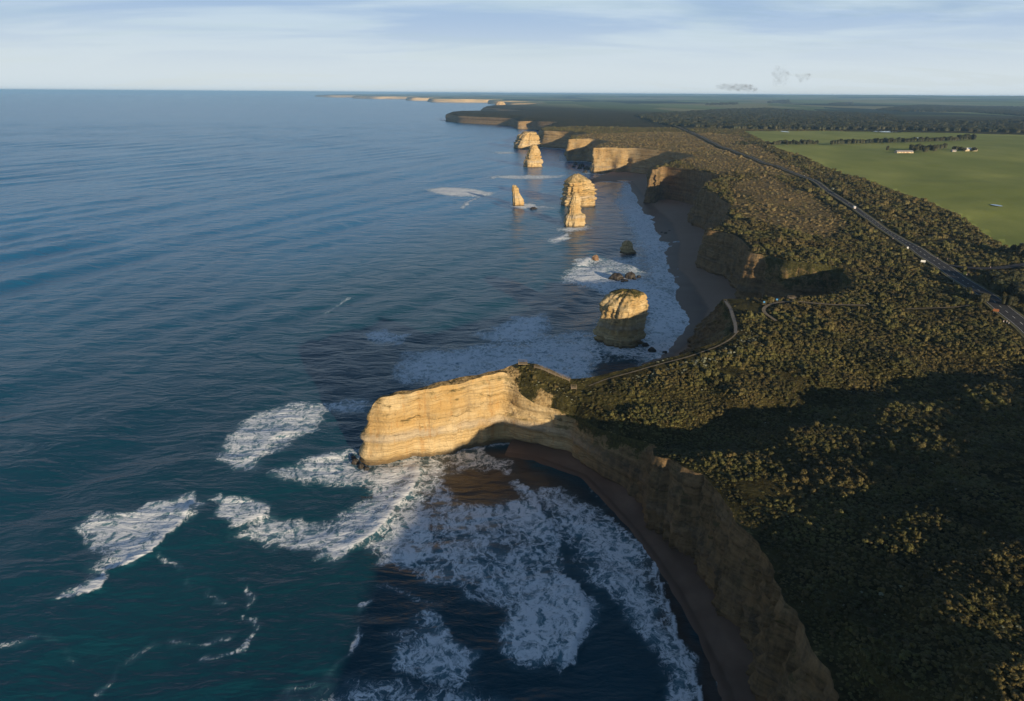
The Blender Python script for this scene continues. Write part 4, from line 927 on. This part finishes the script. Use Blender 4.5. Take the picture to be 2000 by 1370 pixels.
# who stands in view, largest first
cv_ = (np.column_stack([P_s, gz_s+.5])-np.array([0, 0, CAM_H])) @ CRn
u_ = cv_[:, 0]/-cv_[:, 2]*F_REF+W_REF/2; v_ = H_REF/2-cv_[:, 1]/-cv_[:, 2]*F_REF
vis = (u_ > 0) & (u_ < W_REF) & (v_ > 0) & (v_ < H_REF) & (cv_[:, 2] < 0) & ~pale
score = np.where(vis, rad_s/-cv_[:, 2], 0); order = np.argsort(-score)[:300]
single = np.zeros(len(P_s), bool); single[order] = True
SRC = []
for j, i in enumerate(order):
    root = link('shrub', None, None, (P_s[i, 0], P_s[i, 1], gz_s[i]), rot_s[i]); root.scale = (rad_s[i], rad_s[i], hgt[i])
    cr = link('crown', CROWN[j % 4], root); link('stem', STEM, root)
    if j < 4: SRC.append(cr)
    tag(root, *(('low olive shrub on the very brow of the shaded cove cliff', 'shrub', 'shrubs on the cliff brow') if dE[i] < 7 else ('rounded olive coastal shrub on the flat well behind the shaded cliff brow', 'shrub', 'shrubs behind the cliff brow')))
def scatter(name, x, y, z, rot, sxy, szz, srcs, mat=None):
    me = bpy.data.meshes.new(name); n = len(x); me.vertices.add(n)
    me.vertices.foreach_set('co', np.column_stack([x, y, z]).astype(np.float32).ravel())
    for k, a in (('rot', np.column_stack([np.zeros(n), np.zeros(n), rot])), ('scl', np.column_stack([sxy, sxy, szz]))):
        at = me.attributes.new(k, 'FLOAT_VECTOR', 'POINT'); at.data.foreach_set('vector', a.astype(np.float32).ravel())
    at = me.attributes.new('pick', 'INT', 'POINT'); at.data.foreach_set('value', rng.integers(0, len(srcs), n).astype(np.int32))
    o = link(name, me)
    ng = bpy.data.node_groups.new(name, 'GeometryNodeTree'); ng.interface.new_socket('Geometry', in_out='INPUT', socket_type='NodeSocketGeometry'); ng.interface.new_socket('Geometry', in_out='OUTPUT', socket_type='NodeSocketGeometry')
    N_, Lk = ng.nodes, ng.links
    gi, go = N_.new('NodeGroupInput'), N_.new('NodeGroupOutput'); mp = N_.new('GeometryNodeMeshToPoints'); io = N_.new('GeometryNodeInstanceOnPoints')
    g2 = N_.new('GeometryNodeGeometryToInstance')
    for s in srcs:
        oi = N_.new('GeometryNodeObjectInfo'); oi.transform_space = 'ORIGINAL'; oi.inputs['Object'].default_value = s; oi.inputs['As Instance'].default_value = False
        Lk.new(oi.outputs['Geometry'], g2.inputs[0])
    def named(t_, nm): a = N_.new('GeometryNodeInputNamedAttribute'); a.data_type = t_; a.inputs['Name'].default_value = nm; return a.outputs['Attribute']
    Lk.new(gi.outputs[0], mp.inputs['Mesh']); Lk.new(mp.outputs[0], io.inputs['Points']); Lk.new(g2.outputs[0], io.inputs['Instance'])
    io.inputs['Pick Instance'].default_value = True
    Lk.new(named('INT', 'pick'), io.inputs['Instance Index']); Lk.new(named('FLOAT_VECTOR', 'rot'), io.inputs['Rotation']); Lk.new(named('FLOAT_VECTOR', 'scl'), io.inputs['Scale'])
    last = io.outputs[0]
    if mat is not None:
        smn = N_.new('GeometryNodeSetMaterial'); smn.inputs['Material'].default_value = mat; Lk.new(last, smn.inputs['Geometry']); last = smn.outputs[0]
    Lk.new(last, go.inputs[0])
    o.modifiers.new('scatter', 'NODES').node_group = ng
    return tag(o, kind='stuff')
for nm, m_, mt, lb, ct in (('scrub', ~single & ~hth & ~pale, None, 'dense olive scrub covering the clifftop and verges', 'scrub'), ('heath', ~single & hth & ~pale, M['leaf_dry'], 'low brown heath covering the open clifftop', 'heath'), ('saltbush', pale & ~single, M['leaf_pale'], 'pale grey saltbush along the cliff edge track', 'saltbush')):
    o = scatter(nm, P_s[m_, 0], P_s[m_, 1], gz_s[m_], rot_s[m_], rad_s[m_]*(1.0 if nm != 'saltbush' else .62), hgt[m_]*(1.0 if nm != 'saltbush' else .55), SRC, mt); tag(o, lb, ct)
print('SHRUBS', len(P_s))

# ------------------------------------------------------------------ trees: windbreaks, farm trees, roadside trees, woodland
TC = [leaf_mesh('crown', 360, M['leaf_dark'], 80+i, 1.0+.15*i, 8, .17) for i in range(3)]
def tree_src(i):
    b = MB().cyl((0, 0, -.6), (.03, .02, .35), .055, .04, 8).cyl((.03, .02, .3), (.28, .1, .72), .032, .014, 6).cyl((.03, .02, .3), (-.24, .16, .74), .030, .014, 6).cyl((.03, .02, .3), (.0, -.25, .70), .028, .012, 6)
    o = b.build('trunk', M['bark']); me = o.data; bpy.data.objects.remove(o); return me
TT = tree_src(0); TSRC = []
def at_land(px, py, z=50.0):
    for _ in range(6): q = ground(px, py, z); z = lz(*q)
    return q[0], q[1], z
def tree(px, py, r, h, label, group, k=0):
    x, y, z = at_land(px, py)
    root = link('tree', None, None, (x, y, z), rng.uniform(0, 6.28)); root.scale = (r, r, h)
    c = link('crown', TC[k % 3], root, (0, 0, .22)); link('trunk', TT, root)
    TSRC.append(c); return tag(root, label, 'tree', group)
k = 0
for x in np.arange(1512, 1598, 5.2): tree(x, 284.3-(x-1512)*.018+rng.uniform(-.8, .8), rng.uniform(5.5, 8.0), rng.uniform(8, 11), 'dark windbreak tree in the short row running out from the road', 'short windbreak row', k); k += 1
for x in np.arange(1438, 1508, 6.0): tree(x, 283+rng.uniform(-2.2, 1.5), rng.uniform(5, 8), rng.uniform(5, 8), 'dark low tree in the thicket between the road and the paddock', 'thicket by the road', k); k += 1
for x in np.arange(1626, 1868, 4.8): tree(x, 283.6-(x-1626)*.031+rng.uniform(-.5, .5), rng.uniform(7, 9.5), rng.uniform(9, 12), 'dark windbreak tree in the long row across the green paddock', 'long windbreak row', k); k += 1
for x in np.arange(1874, 1904, 5.0): tree(x, 275.6, rng.uniform(9, 11), rng.uniform(13, 16), 'taller dark tree in the clump ending the long windbreak', 'clump ending the long windbreak', k); k += 1
for x, y, r, h in [(1733,296,5,10), ]: tree(x, y, r, h, 'lone tree left of the long farm shed', None, k)
for x, y in [(1778,295), (1786,297), (1794,294), (1800,297), (1806,299), (1815,296), (1822,298), (1828,294), (1836,293), (1843,292)]: tree(x, y, rng.uniform(7, 10), rng.uniform(9, 13), 'dark tree in the shelter clump beside the long farm shed', 'farm shelter clump', k); k += 1
for x, y in [(1864,294.5), (1870,294.5), (1877,295), (1884,295.5), (1902,296)]: tree(x, y, rng.uniform(5, 8), rng.uniform(7, 10), 'dark tree beside the pale roofed farmhouse', 'farmhouse trees', k); k += 1
for x, y, r, h in [(1948,566,9,9), (1965,576,11,10), (1985,580,9,8), (1940,552,7,7), (1975,560,9,8), (1995,596,8,8), (1970,600,6,6), (1992,548,8,7), (2010,575,9,9)]: tree(x, y, r, h, 'tree in the clump beyond the side road junction', 'clump at the junction', k); k += 1
for x, y, r, h in [(1992,497,7,8), (1980,492,5,6), (2004,505,7,7)]: tree(x, y, r, h, 'dark tree at the paddock corner above the side road', 'paddock corner trees', k); k += 1
for x, y, r, h in [(1890,578,4,5), (1880,583,4,4.5), (1917,592,5,6), (1865,596,4,4)]: tree(x, y, r, h, 'bushy tree crowding the roadside above the scrub track', 'roadside trees', k); k += 1
WD = [grounds([(1240,227), (1400,215), (1500,212.5), (1560,217), (1740,224), (1765,238), (2000,236), (2500,236), (2500,269), (2000,262), (1700,255.5), (1440,253.5), (1300,246)], 52),
      grounds([(1715,214), (1800,207), (2000,209), (2500,205), (2500,224), (2000,225), (1900,218), (1760,217)], 54), grounds([(1380,203), (1440,202), (1440,205), (1380,206)], 58), grounds([(1500,199.5), (1540,199), (1545,202), (1500,202)], 60), grounds([(1620,202), (1665,201), (1665,204.5), (1620,205)], 60)]
wx, wy = [], []
for w in WD:
    lo, hi = w.min(0), w.max(0); sp_ = 26.0 if lo[1] < 5000 else 55.0
    hi = np.minimum(hi, [9000, 16000])
    gx, gy = np.meshgrid(np.arange(lo[0], hi[0], sp_), np.arange(lo[1], hi[1], sp_*1.5)); gx = (gx+rng.uniform(-.5, .5, gx.shape)*sp_).ravel(); gy = (gy+rng.uniform(-.5, .5, gy.shape)*sp_*1.5).ravel()
    m_ = inside(w, gx, gy) & (fbm(gx/300, gy/300, 501, 2) > -.4); wx.append(gx[m_]); wy.append(gy[m_])
wx, wy = np.concatenate(wx), np.concatenate(wy); wr = rng.uniform(14, 26, len(wx)); print('WOOD', len(wx))
tag(scatter('woodland', wx, wy, land_z(wx, wy), rng.uniform(0, 6.28, len(wx)), wr, rng.uniform(9, 15, len(wx)), TSRC[:3]), 'dark far woodland across the valley', 'woodland')

# ------------------------------------------------------------------ ponds, farm buildings, vehicles, signs, posts
def pond(px, py, wpx, hpx):
    x, y, z = at_land(px, py); d = math.hypot(x, y); a, b = wpx/F_REF*d/2, hpx/F_REF*d/2*d/120
    th = np.linspace(0, 2*math.pi, 28, endpoint=False); r = 1+.25*fbm(np.cos(th)*1.5+px, np.sin(th)*1.5, 600, 2)
    v = np.vstack([np.column_stack([a*r*np.cos(th), b*r*np.sin(th), np.zeros(28)]), [[0, 0, 0]]]); k_ = np.arange(28)
    zz_ = max(lz(x+a*c, y+b*s_) for c in (-1, 0, 1) for s_ in (-1, 0, 1))+.6
    tag(link('pond', mesh_np('pond', v, np.stack([k_, (k_+1) % 28, np.full(28, 28)], 1), (M['pond'],)), None, (x, y, zz_)), kind='structure')
for p in [(1735,258.5,46,2.2), (1533,258,10,1.6), (1795,270.5,10,1.2), (1946,402.5,11,2.6), (2000,576,16,14), (1901,514.5,14,1.6)]: pond(*p)
def gable(label, px, py, L, Wd, H, Hr, rz, wallm, roofm, wins, doors, name='farm_building'):
    x, y, z = at_land(px, py); root = link(name, None, None, (x, y, z), rz)
    b = MB().box((0, 0, H/2-.5), (L, Wd, H+1.0))
    for s_ in (-1, 1): b.tri([(s_*L/2, -Wd/2, H), (s_*L/2, Wd/2, H), (s_*L/2, 0, H+Hr)])
    b.build('wall', wallm, root)
    for s_ in (-1, 1):
        MB().quad([(-L/2-.5, s_*(Wd/2+.6), H-.15), (L/2+.5, s_*(Wd/2+.6), H-.15), (L/2+.5, 0, H+Hr+.08), (-L/2-.5, 0, H+Hr+.08)]).build('roof', roofm, root)
    for wx_ in wins: w = MB().box((wx_, -Wd/2-.03, H*.55), (1.6, .12, 1.2)).build('window', M['glass'], root)
    for dx, dw in doors: MB().box((dx, -Wd/2-.05, H*.42), (dw, .16, H*.84)).build('door', M['rust'], root)
    return tag(root, label, 'farm building')
gable('long low farm shed with pale iron roof and open bay', 1765, 299.3, 36, 11, 3.2, 2.4, .06, M['wall'], M['iron'], (-15, -9, 14), ((-3, 4), (5, 5)), 'farm_shed')
gable('farmhouse with a bright pale roof at the paddock centre', 1894, 295, 26, 12, 3.6, 3.0, -.05, M['wall'], M['white'], (-8, -3, 4, 9), ((0.5, 1.4),), 'farmhouse')
gable('small grey iron hut between shelter clump and farmhouse', 1862, 296.5, 9, 6, 2.8, 1.4, .1, M['iron'], M['iron'], (2,), ((-2, 1.6),), 'farm_hut')
def vehicle(label, px, py, fwd, L=6.2, Wd=2.2, H=2.7, name='van', cat='van'):
    i = int(np.argmin(np.hypot(*(ROAD-ground(px, py, lz(*ground(px, py, 48)))).T))); t_ = (ROAD[i+1]-ROAD[i])*fwd; t_ /= np.linalg.norm(t_); n2 = np.array([t_[1], -t_[0]])
    p = ROAD[i]-n2*2.0; root = link(name, None, None, (p[0], p[1], RZ[i]+.02), math.atan2(t_[1], t_[0]))
    b = MB().box((-.4, 0, H*.55), (L-.9, Wd, H*.78), 0, .95); b.box((L/2-.75, 0, H*.36), (1.5, Wd*.97, H*.42), 0, .93); b.build('body', M['white'], root)
    MB().quad([(L/2-.78, -Wd*.42, H*.86), (L/2-.78, Wd*.42, H*.86), (L/2-.42, Wd*.44, H*.58), (L/2-.42, -Wd*.44, H*.58)][::-1]).build('windscreen', M['glass'], root)
    for s_ in (-1, 1):
        MB().box((L/2-1.7, s_*Wd*.485, H*.70), (1.1, .06, H*.24)).build('side_window', M['glass'], root)
        MB().box((L/2+.0, s_*Wd*.36, H*.34), (.08, .4, .25)).build('headlight', M['steel'], root); MB().box((-L/2+.03, s_*Wd*.42, H*.4), (.1, .25, .5)).build('tail_light', M['red'], root)
        for wx_ in (-L*.30, L*.30): MB().cyl((wx_, s_*Wd*.40, .38), (wx_, s_*Wd*.50, .38), .38, .38, 14).build('wheel', M['rubber'], root)
    MB().box((-L/2+.06, 0, H*.68), (.08, Wd*.7, H*.22)).build('rear_window', M['glass'], root)
    return tag(root, label, cat)
vehicle('white van driving along the clifftop road past the scrub', 1677, 409, 1)
M['blue'] = simple('sign_blue', (0.08, 0.30, 0.62), .4, .1, 1); M['yellow'] = simple('sign_yellow', (0.75, 0.55, 0.10), .4, .1, 1)
def sign(label, px, py, w, h, H, mat, rz=0.0):
    x, y, z = at_land(px, py); root = link('road_sign', None, None, (x, y, z), rz+math.atan2(y, x)-math.pi/2)
    for s_ in (-.32, .32): MB().cyl((s_*w, 0, -.4), (s_*w, 0, H), .06, .06, 8).build('post', M['steel'], root)
    MB().box((0, -.08, H-h/2), (w, .08, h)).build('panel', mat, root)
    return tag(root, label, 'sign')
sign('wide white road sign at the scrub edge opposite the side road', 1802, 516, 3.4, 1.7, 3.2, M['white']); sign('orange brown sign on the road shoulder nearest the scrub track', 1944, 612, 3.2, 1.7, 2.8, M['brown'])
sign('yellow warning sign at the corner of the side road', 1884, 539, 2.0, 2.2, 3.2, M['yellow']); sign('large white sign on the road bend before the junction', 1772, 489, 1.4, 1.8, 3.0, M['white'])
sign('small blue sign on the brow beside the looping track', 1517, 590, 1.3, 1.0, 2.2, M['blue']); sign('blue notice at the western turn of the looping track', 1492, 595, 1.1, 1.0, 2.2, M['blue'])
pm = MB().box((0, 0, .5), (.34, .16, 1.7), 0, .85); ps_ = pm.build('post_body', M['white']); PM_ = ps_.data; bpy.data.objects.remove(ps_)
rm_ = MB().box((0, -.09, 1.0), (.22, .06, .25)); rs_ = rm_.build('reflector', M['red']); RM_ = rs_.data; bpy.data.objects.remove(rs_)
for x, y in [(1589,350.5), (1599,368.5), (1615,368.5), (1571,344), (1657,399), (1660,413), (1679,428.5), (1693,436), (1716,436), (1744,468), (1794,484), (1831,507), (1850,508.5), (1862,551), (1932,519), (1934,524.5), (1888,538), (1960,629.5), (1966,630.5), (1970,633.5), (1454.5,306), (1518.5,327)]:
    px_, py_, pz_ = at_land(x, y); dr_ = float(dist_line(ROAD, np.array([px_]), np.array([py_]))[0])
    root = link('guide_post', None, None, (px_, py_, pz_), math.atan2(py_, px_)-math.pi/2); link('post', PM_, root); link('reflector', RM_, root)
    tag(root, 'white guide post with reflector standing beside the clifftop road', 'post', 'guide posts along the road')

# ------------------------------------------------------------------ air
def haze(density):
    b = MB().box((25000, 60000-600, 95), (290000, 140000, 196)); m, t, bs = new_mat('haze_air'); m.node_tree.nodes.remove(bs)
    v = t.n('ShaderNodeVolumePrincipled'); v.inputs['Color'].default_value = (.34, .62, 1.0, 1); v.inputs['Density'].default_value = density; v.inputs['Anisotropy'].default_value = 0.0
    out = [n for n in m.node_tree.nodes if n.type == 'OUTPUT_MATERIAL'][0]; m.node_tree.links.new(v.outputs[0], out.inputs['Volume'])
    o = b.build('haze', m); return tag(o, 'pale blue sea haze over the distant coast', 'haze', kind='stuff')

haze(3.5e-5)

# ------------------------------------------------------------------ small low clouds far inland
def cloud_mat():
    m, t, bs = new_mat('cloud_vapour'); m.node_tree.nodes.remove(bs)
    P = t.n('ShaderNodeTexCoord').outputs['Object']
    d = t.math('MULTIPLY', t.sstep(t.noise(P, .016, 6, .65, .8), .46, .68), .0055)
    v = t.n('ShaderNodeVolumePrincipled'); v.inputs['Color'].default_value = (.34, .38, .44, 1); t.set(v.inputs['Density'], d)
    out = [n for n in m.node_tree.nodes if n.type == 'OUTPUT_MATERIAL'][0]; m.node_tree.links.new(v.outputs[0], out.inputs['Volume']); return m
CM = cloud_mat()
def cloud(label, px, py, wpx, hpx, dist, seed):
    d = CRn @ np.array([(px-W_REF/2)/F_REF, (H_REF/2-py)/F_REF, -1.0]); p = np.array([0, 0, CAM_H]) + d/d[1]*dist
    a, h = wpx/F_REF*dist/2, hpx/F_REF*dist/2; na, nl = 32, 18; th = np.linspace(0, 2*math.pi, na, endpoint=False); vs = []
    for j in range(nl):
        f = -math.pi/2+math.pi*(j+.5)/nl; r = 1+.8*fbm(np.cos(th)*np.cos(f)*1.6+seed*3, np.sin(th)*np.cos(f)*1.6+np.sin(f)*1.6, 700+seed, 3)
        vs.append(np.column_stack([a*r*np.cos(f)*np.cos(th), a*.6*r*np.cos(f)*np.sin(th), h*r*np.sin(f)]))
    v = np.vstack(vs); q = (np.arange(nl-1)[:, None]*na+np.arange(na)[None]).ravel(); q2 = (np.arange(nl-1)[:, None]*na+(np.arange(na)[None]+1) % na).ravel()
    v = np.vstack([v, [[0, 0, -h*1.02]], [[0, 0, h*1.02]]]); k_ = np.arange(na); nb_ = len(v)
    tri = np.vstack([np.stack([(k_+1) % na, k_, np.full(na, nb_-2)], 1), np.stack([(nl-1)*na+k_, (nl-1)*na+(k_+1) % na, np.full(na, nb_-1)], 1)])
    return tag(link('cloud', mesh_np('cloud', v, [np.stack([q, q2, q2+na, q+na], 1), tri], (CM,), True), None, tuple(p)), label, 'cloud')
cloud('small dark upright wisp of cloud above the inland hills', 1525, 147, 30, 34, 12000, 1)
cloud('tiny grey puff beside the dark upright wisp of cloud', 1568, 150, 30, 14, 12500, 2)
cloud('thin ragged grey cloud streak low over the inland hills', 1445, 172, 76, 13, 13500, 3)
